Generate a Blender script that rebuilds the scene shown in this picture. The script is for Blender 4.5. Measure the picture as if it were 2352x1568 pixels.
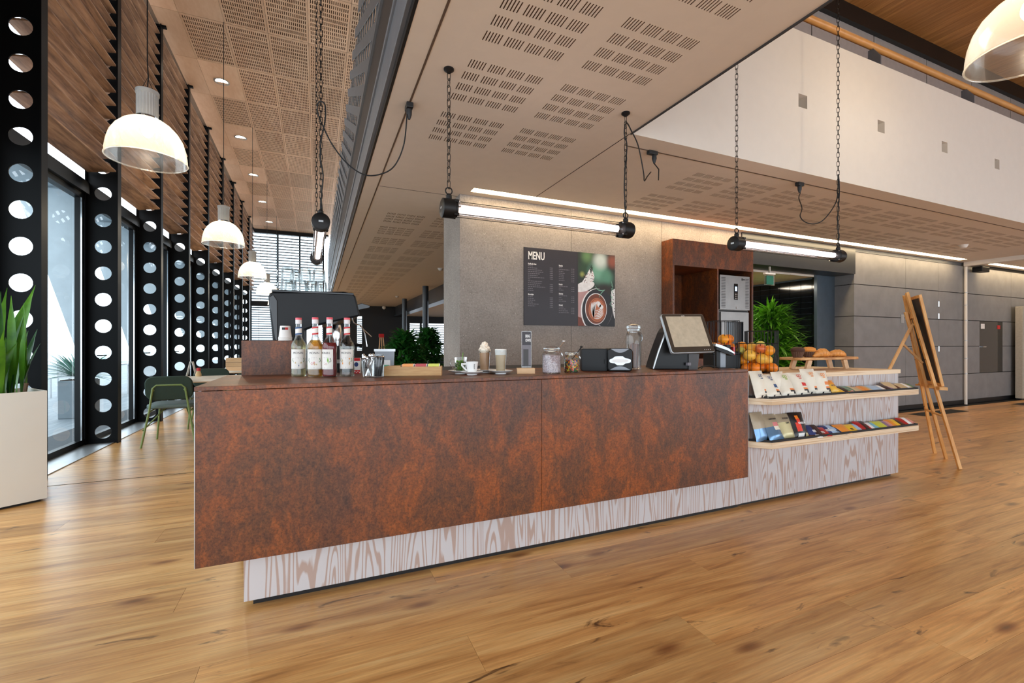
import bpy, bmesh, math, random
from mathutils import Vector, Matrix, Euler
random.seed(7)
PI = math.pi
C = bpy.context.scene.collection
S = bpy.context.scene
for o in list(bpy.data.objects): bpy.data.objects.remove(o)

# ---------------------------------------------------------------- camera, sky, exposure
FPX, YAW, CX, CY, HC = 1034.0, math.radians(23.41), 1176.0, 788.6, 1.2
cam = bpy.data.cameras.new('camera'); cam.sensor_width = 36; cam.sensor_fit = 'HORIZONTAL'
cam.lens = FPX / 2352 * 36; cam.shift_y = (CY - 784) / 2352; cam.clip_start = .02; cam.clip_end = 400
co = bpy.data.objects.new('camera', cam); C.objects.link(co)
co.location = (0, 0, HC); co.rotation_euler = (PI / 2, 0, -YAW); S.camera = co
S.view_settings.view_transform = 'Standard'; S.view_settings.look = 'None'
S.view_settings.gamma = 1; S.view_settings.use_curve_mapping = False
S.view_settings.exposure = 0.1
cy_ = S.cycles; cy_.max_bounces = 8; cy_.transparent_max_bounces = 12; cy_.caustics_reflective = False; cy_.caustics_refractive = False
w = bpy.data.worlds.new('overcast_sky'); S.world = w; w.use_nodes = True
wb = w.node_tree.nodes['Background']
wb.inputs[0].default_value = (.82, .91, 1, 1); wb.inputs[1].default_value = 3.6

# pixel -> point on a plane of the room (photo frame 2352x1568)
F_ = Vector((math.sin(YAW), math.cos(YAW), 0)); R_ = Vector((math.cos(YAW), -math.sin(YAW), 0))
def P(u, v, x=None, y=None, z=None, d=None):
    r = F_ + R_ * ((u - CX) / FPX) + Vector((0, 0, (CY - v) / FPX))
    t = x / r.x if x is not None else y / r.y if y is not None else (z - HC) / r.z if z is not None else d
    return Vector((0, 0, HC)) + r * t

# ---------------------------------------------------------------- materials
def lin(c):
    f = lambda v: v / 12.92 if v <= .04045 else ((v + .055) / 1.055) ** 2.4
    return tuple(f(v / 255) for v in c) + (1,)
MATS = {}
def newmat(name):
    m = bpy.data.materials.new(name); m.use_nodes = True; MATS[name] = m
    nt = m.node_tree; return m, nt, nt.nodes['Principled BSDF']
def N(nt, t, **k):
    n = nt.nodes.new('ShaderNode' + t)
    for a, b in k.items():
        if a.startswith('i_'):
            key = a[2:]; key = int(key) if key.isdigit() else key
            n.inputs[key].default_value = b
        else: setattr(n, a, b)
    return n
def ramp(nt, stops, interp='LINEAR'):
    r = nt.nodes.new('ShaderNodeValToRGB'); r.color_ramp.interpolation = interp
    e = r.color_ramp.elements
    while len(e) < len(stops): e.new(.5)
    for el, (p, c) in zip(e, stops): el.position = p; el.color = c if len(c) == 4 else lin(c)
    return r
def mixc(nt, fac, a, b, mode='MIX'):
    m = nt.nodes.new('ShaderNodeMix'); m.data_type = 'RGBA'; m.blend_type = mode
    for i, v in ((0, fac), (6, a), (7, b)):
        if hasattr(v, 'is_linked') or isinstance(v, bpy.types.NodeSocket): nt.links.new(v, m.inputs[i])
        else: m.inputs[i].default_value = v
    return m.outputs[2]
def math_(nt, op, a, b=None):
    m = nt.nodes.new('ShaderNodeMath'); m.operation = op
    for i, v in ((0, a), (1, b)):
        if v is None: continue
        if isinstance(v, bpy.types.NodeSocket): nt.links.new(v, m.inputs[i])
        else: m.inputs[i].default_value = v
    return m.outputs[0]
def coords(nt, scale=(1, 1, 1), rnd=False, kind='Object'):
    tc = N(nt, 'TexCoord'); v = tc.outputs[kind]
    if rnd:
        oi = N(nt, 'ObjectInfo'); a = nt.nodes.new('ShaderNodeVectorMath'); a.operation = 'MULTIPLY_ADD'
        nt.links.new(oi.outputs['Random'], a.inputs[0]); a.inputs[1].default_value = (37, 91, 53)
        nt.links.new(v, a.inputs[2]); v = a.outputs[0]
    m = N(nt, 'Mapping'); m.inputs['Scale'].default_value = scale
    nt.links.new(v, m.inputs[0]); return m.outputs[0]
def noise(nt, vec, scale, detail=4, rough=.55, dist=0):
    n = N(nt, 'TexNoise'); n.inputs['Scale'].default_value = scale; n.inputs['Detail'].default_value = detail
    n.inputs['Roughness'].default_value = rough; n.inputs['Distortion'].default_value = dist
    nt.links.new(vec, n.inputs['Vector']); return n.outputs['Fac']
def bump(nt, b, h, strength=.2, dist=.01):
    n = N(nt, 'Bump'); n.inputs['Strength'].default_value = strength; n.inputs['Distance'].default_value = dist
    nt.links.new(h, n.inputs['Height']); nt.links.new(n.outputs[0], b.inputs['Normal'])
def plain(name, c, rough=.5, metal=0, var=.06, scale=9, **kw):
    m, nt, b = newmat(name)
    n = noise(nt, coords(nt), scale, 3); c = lin(c)
    lo = tuple(x * (1 - var) for x in c[:3]) + (1,); hi = tuple(min(1, x * (1 + var)) for x in c[:3]) + (1,)
    r = ramp(nt, [(.3, lo), (.7, hi)]); nt.links.new(n, r.inputs[0]); nt.links.new(r.outputs[0], b.inputs['Base Color'])
    b.inputs['Roughness'].default_value = rough; b.inputs['Metallic'].default_value = metal
    for k, v in kw.items(): b.inputs[k.replace('_', ' ')].default_value = v
    return m
def emit(name, c, s):
    m, nt, b = newmat(name); b.inputs['Base Color'].default_value = lin(c)
    b.inputs['Emission Color'].default_value = lin(c); b.inputs['Emission Strength'].default_value = s; return m
def glass(name, tint=(1, 1, 1), refl=.12, rough=.0, trans=1.0, body=0, fm=.6):
    m, nt, b = newmat(name); nt.nodes.remove(b); out = nt.nodes['Material Output']
    t = N(nt, 'BsdfTransparent'); t.inputs[0].default_value = tuple(x * trans for x in tint) + (1,)
    g = N(nt, 'BsdfGlossy'); g.inputs['Roughness'].default_value = rough; g.inputs[0].default_value = (1, 1, 1, 1)
    lw = N(nt, 'LayerWeight'); lw.inputs[0].default_value = .35
    f = math_(nt, 'MULTIPLY_ADD', lw.outputs['Fresnel'], fm); f.node.inputs[2].default_value = refl
    mx = N(nt, 'MixShader'); nt.links.new(f, mx.inputs[0]); nt.links.new(t.outputs[0], mx.inputs[1]); nt.links.new(g.outputs[0], mx.inputs[2])
    fin = mx
    if body:
        df = N(nt, 'BsdfDiffuse'); df.inputs[0].default_value = tuple(tint) + (1,); fin = N(nt, 'MixShader'); fin.inputs[0].default_value = body
        nt.links.new(mx.outputs[0], fin.inputs[1]); nt.links.new(df.outputs[0], fin.inputs[2])
    nt.links.new(fin.outputs[0], out.inputs[0]); return m
def wood(name, stops, scale=(1, 8, 8), rings=10, rough=.5, fine=60, rnd=True, amp=.35):
    m, nt, b = newmat(name); v = coords(nt, scale, rnd)
    n = noise(nt, v, 1.0, 3, .5, .3)
    k = math_(nt, 'PINGPONG', math_(nt, 'MULTIPLY', n, float(rings)), 1.0)
    f = noise(nt, v, fine / 8, 4, .6)
    s = math_(nt, 'ADD', math_(nt, 'MULTIPLY', k, amp), math_(nt, 'MULTIPLY', f, 1 - amp))
    r = ramp(nt, stops); nt.links.new(s, r.inputs[0]); col = r.outputs[0]
    if rnd:
        oi = N(nt, 'ObjectInfo'); hs = N(nt, 'HueSaturation')
        val = math_(nt, 'MULTIPLY_ADD', oi.outputs['Random'], .24); val.node.inputs[2].default_value = .88
        nt.links.new(val, hs.inputs['Value']); nt.links.new(col, hs.inputs['Color']); col = hs.outputs[0]
    nt.links.new(col, b.inputs['Base Color']); b.inputs['Roughness'].default_value = rough
    return m

# oak floor: long grain, dark cracks and knots, each plank its own tone
m, nt, b = newmat('oak_floor')
v = coords(nt, (1, 1, 1), True)
mp = N(nt, 'Mapping'); mp.inputs['Scale'].default_value = (.9, 11, 1); nt.links.new(v, mp.inputs[0])
g1 = noise(nt, mp.outputs[0], 1.6, 6, .62, .5)
mp2 = N(nt, 'Mapping'); mp2.inputs['Scale'].default_value = (2.2, 60, 1); nt.links.new(v, mp2.inputs[0])
g2 = noise(nt, mp2.outputs[0], 2.0, 3, .6)
r1 = ramp(nt, [(.25, (150, 100, 52)), (.42, (202, 146, 84)), (.56, (220, 168, 103)), (.78, (234, 193, 131))]); nt.links.new(g1, r1.inputs[0])
r2 = ramp(nt, [(.3, (205, 205, 205)), (.7, (255, 255, 255))]); nt.links.new(g2, r2.inputs[0])
col = mixc(nt, .7, r1.outputs[0], r2.outputs[0], 'MULTIPLY')
mp3 = N(nt, 'Mapping'); mp3.inputs['Scale'].default_value = (1.1, 4.6, 1); nt.links.new(v, mp3.inputs[0])
wv = noise(nt, mp3.outputs[0], 2.3, 4, .6, 1.2)
kr = ramp(nt, [(.28, (64, 40, 22)), (.36, (255, 255, 255))]); nt.links.new(wv, kr.inputs[0])
col = mixc(nt, .85, col, kr.outputs[0], 'MULTIPLY')
mp4 = N(nt, 'Mapping'); mp4.inputs['Scale'].default_value = (1.7, 5, 1); nt.links.new(v, mp4.inputs[0])
vo = N(nt, 'TexVoronoi'); vo.inputs['Scale'].default_value = 1.0; nt.links.new(mp4.outputs[0], vo.inputs['Vector'])
kn = ramp(nt, [(.03, (48, 30, 18)), (.075, (150, 105, 65)), (.17, (255, 255, 255))]); nt.links.new(vo.outputs['Distance'], kn.inputs[0])
col = mixc(nt, .75, col, kn.outputs[0], 'MULTIPLY')
oi = N(nt, 'ObjectInfo'); hs = N(nt, 'HueSaturation')
val = math_(nt, 'MULTIPLY_ADD', oi.outputs['Random'], .34); val.node.inputs[2].default_value = .84
nt.links.new(val, hs.inputs['Value']); nt.links.new(col, hs.inputs['Color']); nt.links.new(hs.outputs[0], b.inputs['Base Color'])
b.inputs['Roughness'].default_value = .3; b.inputs['Specular IOR Level'].default_value = .75; bump(nt, b, g2, .05, .004)

# rusted-steel laminate
m, nt, b = newmat('rust_laminate')
v = coords(nt, (1, 1, 1)); mpv = N(nt, 'Mapping'); mpv.inputs['Scale'].default_value = (1.5, 1.5, .8); nt.links.new(v, mpv.inputs[0])
n0 = noise(nt, v, .9, 3, .5, .3); n1 = noise(nt, mpv.outputs[0], 3.4, 7, .66, .5); n2 = noise(nt, mpv.outputs[0], 24, 8, .74, .5); n3 = noise(nt, v, 85, 4, .75)
r1 = ramp(nt, [(.24, (62, 50, 47)), (.4, (100, 67, 52)), (.5, (126, 76, 52)), (.58, (172, 98, 54)), (.66, (134, 82, 60)), (.74, (86, 68, 64))]); nt.links.new(n1, r1.inputs[0])
r2 = ramp(nt, [(.32, (46, 36, 34)), (.46, (100, 66, 50)), (.57, (142, 92, 61)), (.7, (188, 126, 82))]); nt.links.new(n2, r2.inputs[0])
r0 = ramp(nt, [(.38, (206, 190, 200)), (.62, (255, 214, 160))]); nt.links.new(n0, r0.inputs[0])
col = mixc(nt, .42, r1.outputs[0], r2.outputs[0]); col = mixc(nt, .8, col, r0.outputs[0], 'MULTIPLY')
r3 = ramp(nt, [(.36, (70, 64, 62)), (.58, (255, 245, 235))]); nt.links.new(n3, r3.inputs[0])
col = mixc(nt, .55, col, r3.outputs[0], 'MULTIPLY'); hsr = N(nt, 'HueSaturation'); hsr.inputs['Hue'].default_value = .505; hsr.inputs['Saturation'].default_value = 1.02; hsr.inputs['Value'].default_value = .95; nt.links.new(col, hsr.inputs['Color']); col = hsr.outputs[0]
nt.links.new(col, b.inputs['Base Color']); b.inputs['Roughness'].default_value = .42; bump(nt, b, n3, .06, .003)

# whitewashed pine with open cathedral grain (grain along z)
def pine(name, axis_scale, pale, dark, mul=9.0, det=0, dis=.1):
    m, nt, b = newmat(name); v = coords(nt, axis_scale)
    n = noise(nt, v, 1.0, det, .38, dis)
    k = math_(nt, 'PINGPONG', math_(nt, 'MULTIPLY', n, mul), .5)
    f = noise(nt, v, 9, 3, .6)
    k2 = math_(nt, 'ADD', k, math_(nt, 'MULTIPLY', math_(nt, 'SUBTRACT', f, .5), .25))
    r = ramp(nt, [(.12, dark), (.22, pale), (.5, pale)]); nt.links.new(k2, r.inputs[0])
    nt.links.new(r.outputs[0], b.inputs['Base Color']); b.inputs['Roughness'].default_value = .5; return m
pine('whitewashed_pine', (9.5, 9.5, .8), (194, 190, 191), (172, 149, 138), 15, 1, .2)
pine('pine_edge', (.7, 2, 70), (226, 204, 174), (204, 172, 134), 3)
pine('pine_top', (.7, 24, 40), (234, 210, 178), (216, 186, 150), 4)

# speckled concrete
m, nt, b = newmat('speckled_concrete')
v = coords(nt); n1 = noise(nt, v, 2.2, 5, .6); n2 = noise(nt, v, 55, 3, .6)
r1 = ramp(nt, [(.3, (150, 141, 134)), (.7, (172, 162, 154))]); nt.links.new(n1, r1.inputs[0])
r2 = ramp(nt, [(.3, (190, 190, 190)), (.7, (255, 255, 255))]); nt.links.new(n2, r2.inputs[0])
col = mixc(nt, .6, r1.outputs[0], r2.outputs[0], 'MULTIPLY')
vo = N(nt, 'TexVoronoi'); vo.inputs['Scale'].default_value = 75; nt.links.new(v, vo.inputs['Vector'])
sp = ramp(nt, [(.13, (255, 255, 255)), (.24, (0, 0, 0))]); nt.links.new(vo.outputs['Distance'], sp.inputs[0])
sep = N(nt, 'SeparateColor'); nt.links.new(vo.outputs['Color'], sep.inputs[0])
pick = ramp(nt, [(.0, (70, 64, 60)), (.22, (96, 88, 82)), (.34, (152, 143, 136)), (.9, (226, 220, 210))], 'CONSTANT'); nt.links.new(sep.outputs[0], pick.inputs[0])
col = mixc(nt, sp.outputs[0], col, pick.outputs[0])
nt.links.new(col, b.inputs['Base Color']); b.inputs['Roughness'].default_value = .75

plain('grey_board', (130, 128, 128), .6, 0, .1, 5)
plain('white_paint', (226, 218, 208), .6, 0, .02)
plain('ceiling_white', (228, 216, 200), .75, 0, .02)
plain('balcony_white', (224, 216, 206), .7, 0, .015)
plain('dark_void', (20, 18, 17), .9)
plain('slot_dark', (146, 122, 100), .9)
plain('track_brown', (96, 76, 60), .6)
plain('black_steel', (6, 6, 7), .45, 0, Specular_IOR_Level=.12)
plain('black_paint', (16, 17, 19), .45)
plain('dark_wall', (24, 25, 28), .55)
plain('dark_bulkhead', (52, 56, 62), .32, .2)
plain('black_mat', (26, 23, 21), .7)
plain('grey_steel', (132, 136, 142), .45, .4)
plain('dark_grey_steel', (70, 68, 68), .5, .4)
plain('lattice_grey', (120, 124, 128), .5, .3)
plain('black_plastic', (13, 14, 16), .4, Specular_IOR_Level=.3)
plain('charcoal_plastic', (15, 17, 20), .42, Specular_IOR_Level=.3)
plain('black_gloss', (12, 13, 15), .08)
plain('black_iron', (26, 25, 25), .45, .5)
plain('white_ceramic', (238, 238, 236), .12)
plain('paper_white', (236, 230, 224), .7)
plain('card_white', (240, 240, 238), .6)
plain('chrome', (210, 212, 214), .12, 1)
plain('stainless', (150, 148, 146), .36, .9)
plain('aluminium', (186, 188, 190), .35, .8)
plain('lamp_grey', (196, 194, 190), .4, 0)
plain('planter_white', (228, 222, 210), .5, 0, .02, 3)
plain('planter_grey', (122, 132, 138), .6, 0, .05)
plain('outdoor_concrete', (206, 216, 222), .7, 0, .05)
plain('soil', (60, 44, 32), .95, 0, .3, 40)
plain('green_fabric', (38, 56, 44), .75, 0, .06, 30)
plain('green_seat', (92, 108, 104), .5, 0, .05, 30)
plain('green_metal', (122, 140, 78), .4)
plain('table_top_white', (232, 218, 198), .3, 0, .02)
plain('red_plastic', (200, 30, 34), .4)
plain('silver_trim', (184, 190, 194), .3, .6)
plain('screen_bezel', (72, 66, 58), .16, .2)
plain('screen_face', (188, 176, 154), .18, 0, .1, 26)
plain('tile_black', (14, 17, 20), .07)
plain('grout', (110, 120, 126), .8)
plain('blind_slat', (84, 96, 106), .5)  # slat colour darkened to carry the shade of their backlit side
plain('acoustic', (178, 170, 156), .9, 0, .08, 30)
plain('handrail_wood', (206, 150, 88), .35, 0, .08)
plain('sea', (150, 178, 190), .25)
plain('rubber_mat', (58, 62, 66), .8, 0, .2, 60)
plain('balustrade_back', (150, 146, 142), .6)
plain('orange_peel', (246, 156, 34), .42, 0, .12, 18)
plain('orange_pale', (248, 190, 74), .42, 0, .1, 14)
plain('mandarin', (242, 132, 28), .42, 0, .12, 16)
plain('apple_green', (196, 190, 84), .3, 0, .1, 8)
plain('apple_red', (214, 106, 52), .3, 0, .3, 6)
plain('whipped_cream', (246, 232, 212), .6, 0, .04)
plain('latte_brown', (196, 152, 116), .3, 0, .06, 5)
plain('latte_pale', (206, 180, 146), .3, 0, .05, 5)
plain('foam', (248, 246, 240), .7)
plain('mint_leaf', (112, 172, 44), .5, 0, .25, 30)
plain('cinnamon', (112, 66, 38), .7, 0, .2, 40)
plain('muffin_dark', (70, 40, 28), .6, 0, .15, 20)
plain('muffin_paper', (92, 62, 44), .6, 0, .1, 20)
plain('muffin_orange', (226, 148, 62), .6, 0, .12, 16)
plain('croissant', (222, 150, 74), .45, 0, .2, 14)
plain('kraft', (206, 172, 124), .7)
plain('ticket_green', (96, 176, 140), .6)
plain('text_white', (236, 234, 232), .6)
plain('text_grey', (118, 114, 120), .6)
plain('text_dark', (36, 34, 36), .6)
plain('text_red', (206, 48, 44), .6)
plain('text_blue', (52, 84, 128), .6)
plain('text_green', (140, 176, 60), .6)
plain('text_orange', (236, 140, 50), .6)
plain('text_purple', (96, 44, 96), .6)
plain('bag_cream', (232, 226, 210), .35)
plain('bag_shadow', (186, 182, 172), .35)
plain('bag_kraft', (166, 152, 128), .35, .1)
plain('bag_blue', (112, 150, 188), .2, .5)
plain('bag_gold', (206, 196, 150), .3, .2)
plain('bag_black', (28, 24, 24), .3)
plain('bag_yellow', (236, 188, 74), .35)
plain('pack_blue', (44, 64, 116), .3); plain('pack_ltblue', (168, 196, 224), .3); plain('pack_yellow', (242, 196, 58), .3)
plain('pack_brown', (92, 48, 38), .3); plain('pack_red', (180, 40, 44), .3); plain('pack_lime', (206, 208, 74), .3)
plain('pack_orange', (236, 150, 62), .3); plain('pack_green', (84, 134, 108), .3); plain('pack_violet', (150, 120, 150), .3)
plain('pack_dark', (52, 38, 42), .3); plain('pack_kraft', (206, 182, 140), .4); plain('pack_pink', (222, 150, 140), .3)
plain('pack_teal', (120, 188, 208), .3)
plain('zebra_black', (40, 38, 40), .5)
plain('veg_orange', (232, 136, 72), .5); plain('veg_pink', (216, 130, 130), .5)
plain('flame_red', (220, 54, 30), .4); plain('flame_orange', (240, 128, 36), .4)
plain('bottle_cap', (226, 220, 220), .4); plain('cap_red', (226, 92, 104), .4)
plain('label_cream', (236, 230, 222), .6)
plain('syrup_red', (120, 22, 26), .1); 
plain('trunk', (92, 70, 48), .8, 0, .2, 30)
plain('photo_green', (40, 66, 52), .5, 0, .5, 5); plain('photo_teal', (120, 168, 146), .5, 0, .2, 6)
plain('photo_red', (124, 62, 48), .5, 0, .2, 6); plain('photo_dark', (34, 36, 42), .5)
plain('photo_white', (232, 230, 230), .5, 0, .1, 30); plain('photo_pink', (186, 146, 144), .5, 0, .08)
plain('photo_coffee', (120, 62, 40), .5, 0, .15, 10); plain('photo_crema', (190, 112, 76), .5, 0, .1, 12)
plain('board_black', (46, 42, 48), .45)
plain('oven_glass', (40, 46, 54), .05); plain('oven_inside', (120, 126, 134), .3)
plain('sign_green', (14, 112, 92), .4)
plain('door_glass', (20, 28, 36), .05)
plain('mullion', (16, 17, 19), .4, .1, Specular_IOR_Level=.25)
plain('cable_black', (22, 21, 21), .6)
plain('plug_black', (26, 26, 27), .5)
wood('louvre_wood', [(.25, (112, 82, 60)), (.5, (160, 122, 92)), (.78, (190, 152, 120))], (6, .7, 6), 8, .55)
wood('ply_ceiling', [(.3, (222, 180, 146)), (.7, (234, 198, 166))], (3, .8, 3), 3, .6)
wood('warm_ceiling', [(.3, (178, 116, 60)), (.55, (204, 140, 78)), (.75, (220, 158, 92))], (9, .5, 3), 4, .45)
wood('easel_pine', [(.3, (206, 146, 78)), (.7, (228, 176, 110))], (9, 9, 1.2), 5, .45)
wood('bamboo', [(.3, (196, 148, 94)), (.55, (214, 170, 114)), (.8, (226, 186, 134))], (1.4, 12, 12), 4, .45)
wood('beech', [(.3, (216, 172, 124)), (.7, (228, 188, 144))], (2, 14, 14), 3, .5)
wood('board_wood', [(.25, (168, 104, 52)), (.5, (206, 150, 88)), (.8, (226, 180, 120))], (2, 9, 9), 6, .5)
wood('deck_wood', [(.3, (120, 128, 134)), (.7, (150, 158, 163))], (8, .8, 1), 4, .6, rnd=False)
glass('window_glass', (.9, .97, .98), .02)
glass('clear_glass', (.95, .97, .97), .005, fm=.75)
glass('lamp_glass', (.97, .95, .95), .0)
glass('syrup_clear', (.9, .86, .66), .0, body=.12); glass('syrup_amber', (.86, .6, .2), .0, body=.16)
glass('syrup_dark_red', (.36, .03, .035), .0, body=.5); glass('syrup_water', (.93, .93, .9), .0)
glass('acrylic', (.95, .97, .98), .02)
emit('tube_light', (255, 240, 240), 5.0)
plain('upper_grey', (186, 180, 176), .45, .1); plain('bracket_grey', (112, 116, 126), .4, .2)
emit('strip_light', (255, 226, 178), 18.0)
emit('bulb_light', (255, 232, 196), 22.0)
emit('downlight_glow', (255, 238, 214), 32.0)
plain('jamb_steel', (84, 98, 110), .22, .3)  # bluish window reflection worked into the jamb's base colour
emit('display_glow', (170, 200, 255), 1.6)
# leaves with a little light passing through
def leafmat(name, a, c, tr=.25):
    m, nt, b = newmat(name); v = coords(nt, (1, 1, 1), True); n = noise(nt, v, 7, 3)
    r = ramp(nt, [(.3, a), (.7, c)]); nt.links.new(n, r.inputs[0]); nt.links.new(r.outputs[0], b.inputs['Base Color'])
    b.inputs['Roughness'].default_value = .38
    t = N(nt, 'BsdfTranslucent'); nt.links.new(r.outputs[0], t.inputs[0]); mx = N(nt, 'MixShader'); mx.inputs[0].default_value = tr
    nt.links.new(b.outputs[0], mx.inputs[1]); nt.links.new(t.outputs[0], mx.inputs[2]); nt.links.new(mx.outputs[0], nt.nodes['Material Output'].inputs[0])
leafmat('snake_leaf', (52, 108, 26), (104, 160, 44)); leafmat('snake_leaf_dark', (30, 72, 30), (56, 106, 44))
leafmat('palm_leaf', (60, 128, 24), (126, 196, 50)); leafmat('dark_leaf', (26, 82, 30), (62, 136, 54)); leafmat('yucca_leaf', (70, 110, 96), (120, 156, 140))
# ribbed acrylic pendant shade: part see-through, part milky
m, nt, b = newmat('shade_acrylic'); nt.nodes.remove(b)
t = N(nt, 'BsdfTransparent'); t.inputs[0].default_value = (1, .985, .95, 1)
tl = N(nt, 'BsdfTranslucent'); tl.inputs[0].default_value = (1, .96, .88, 1)
g = N(nt, 'BsdfGlossy'); g.inputs['Roughness'].default_value = .15
m1 = N(nt, 'MixShader'); m1.inputs[0].default_value = .2
lw = N(nt, 'LayerWeight'); lw.inputs[0].default_value = .3
nt.links.new(t.outputs[0], m1.inputs[1]); nt.links.new(tl.outputs[0], m1.inputs[2])
m2 = N(nt, 'MixShader'); f2 = math_(nt, 'MULTIPLY_ADD', lw.outputs['Fresnel'], .5); f2.node.inputs[2].default_value = .03
nt.links.new(f2, m2.inputs[0]); nt.links.new(m1.outputs[0], m2.inputs[1]); nt.links.new(g.outputs[0], m2.inputs[2])
nt.links.new(m2.outputs[0], nt.nodes['Material Output'].inputs[0])
# sprinkles
def sprinkle(name, cols, scale):
    m, nt, b = newmat(name); v = coords(nt); vo = N(nt, 'TexVoronoi'); vo.inputs['Scale'].default_value = scale; nt.links.new(v, vo.inputs['Vector'])
    sep = N(nt, 'SeparateColor'); nt.links.new(vo.outputs['Color'], sep.inputs[0])
    r = ramp(nt, [(i / len(cols), c) for i, c in enumerate(cols)], 'CONSTANT'); nt.links.new(sep.outputs[0], r.inputs[0])
    nt.links.new(r.outputs[0], b.inputs['Base Color']); bump(nt, b, vo.outputs['Distance'], .6, .004)
sprinkle('sprinkle_pale', [(196, 176, 178), (226, 206, 206), (168, 142, 146), (206, 190, 196)], 190)
sprinkle('sprinkle_rainbow', [(214, 60, 40), (240, 170, 40), (60, 110, 60), (40, 80, 150), (230, 220, 90), (90, 60, 40), (220, 110, 30)], 130)

# soft out-of-focus backdrop of the printed coffee photograph (flat print)
m, nt, b = newmat('photo_backdrop'); tc = N(nt, 'TexCoord'); col = lin((36, 46, 40))
for (cx, cz, r0, r1, c) in ((.80, .70, .0, .16, (40, 70, 46)), (.84, .84, .0, .13, (96, 132, 84)), (1.0, .66, .03, .2, (112, 166, 142)), (1.12, .60, .03, .14, (86, 140, 116)), (1.03, .80, .03, .15, (196, 208, 202)), (1.21, .80, .02, .12, (136, 74, 56)), (.77, .62, .0, .05, (150, 156, 84)), (1.1, .44, .02, .14, (44, 38, 34))):
    d = nt.nodes.new('ShaderNodeVectorMath'); d.operation = 'DISTANCE'; nt.links.new(tc.outputs['Object'], d.inputs[0]); d.inputs[1].default_value = (cx, -.0125, cz)
    mr = N(nt, 'MapRange'); mr.interpolation_type = 'SMOOTHSTEP'; nt.links.new(d.outputs['Value'], mr.inputs[0]); mr.inputs[1].default_value = r0; mr.inputs[2].default_value = r1; mr.inputs[3].default_value = 1; mr.inputs[4].default_value = 0
    col = mixc(nt, mr.outputs[0], col, lin(c))
nt.links.new(col, b.inputs['Base Color']); b.inputs['Roughness'].default_value = .5
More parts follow.
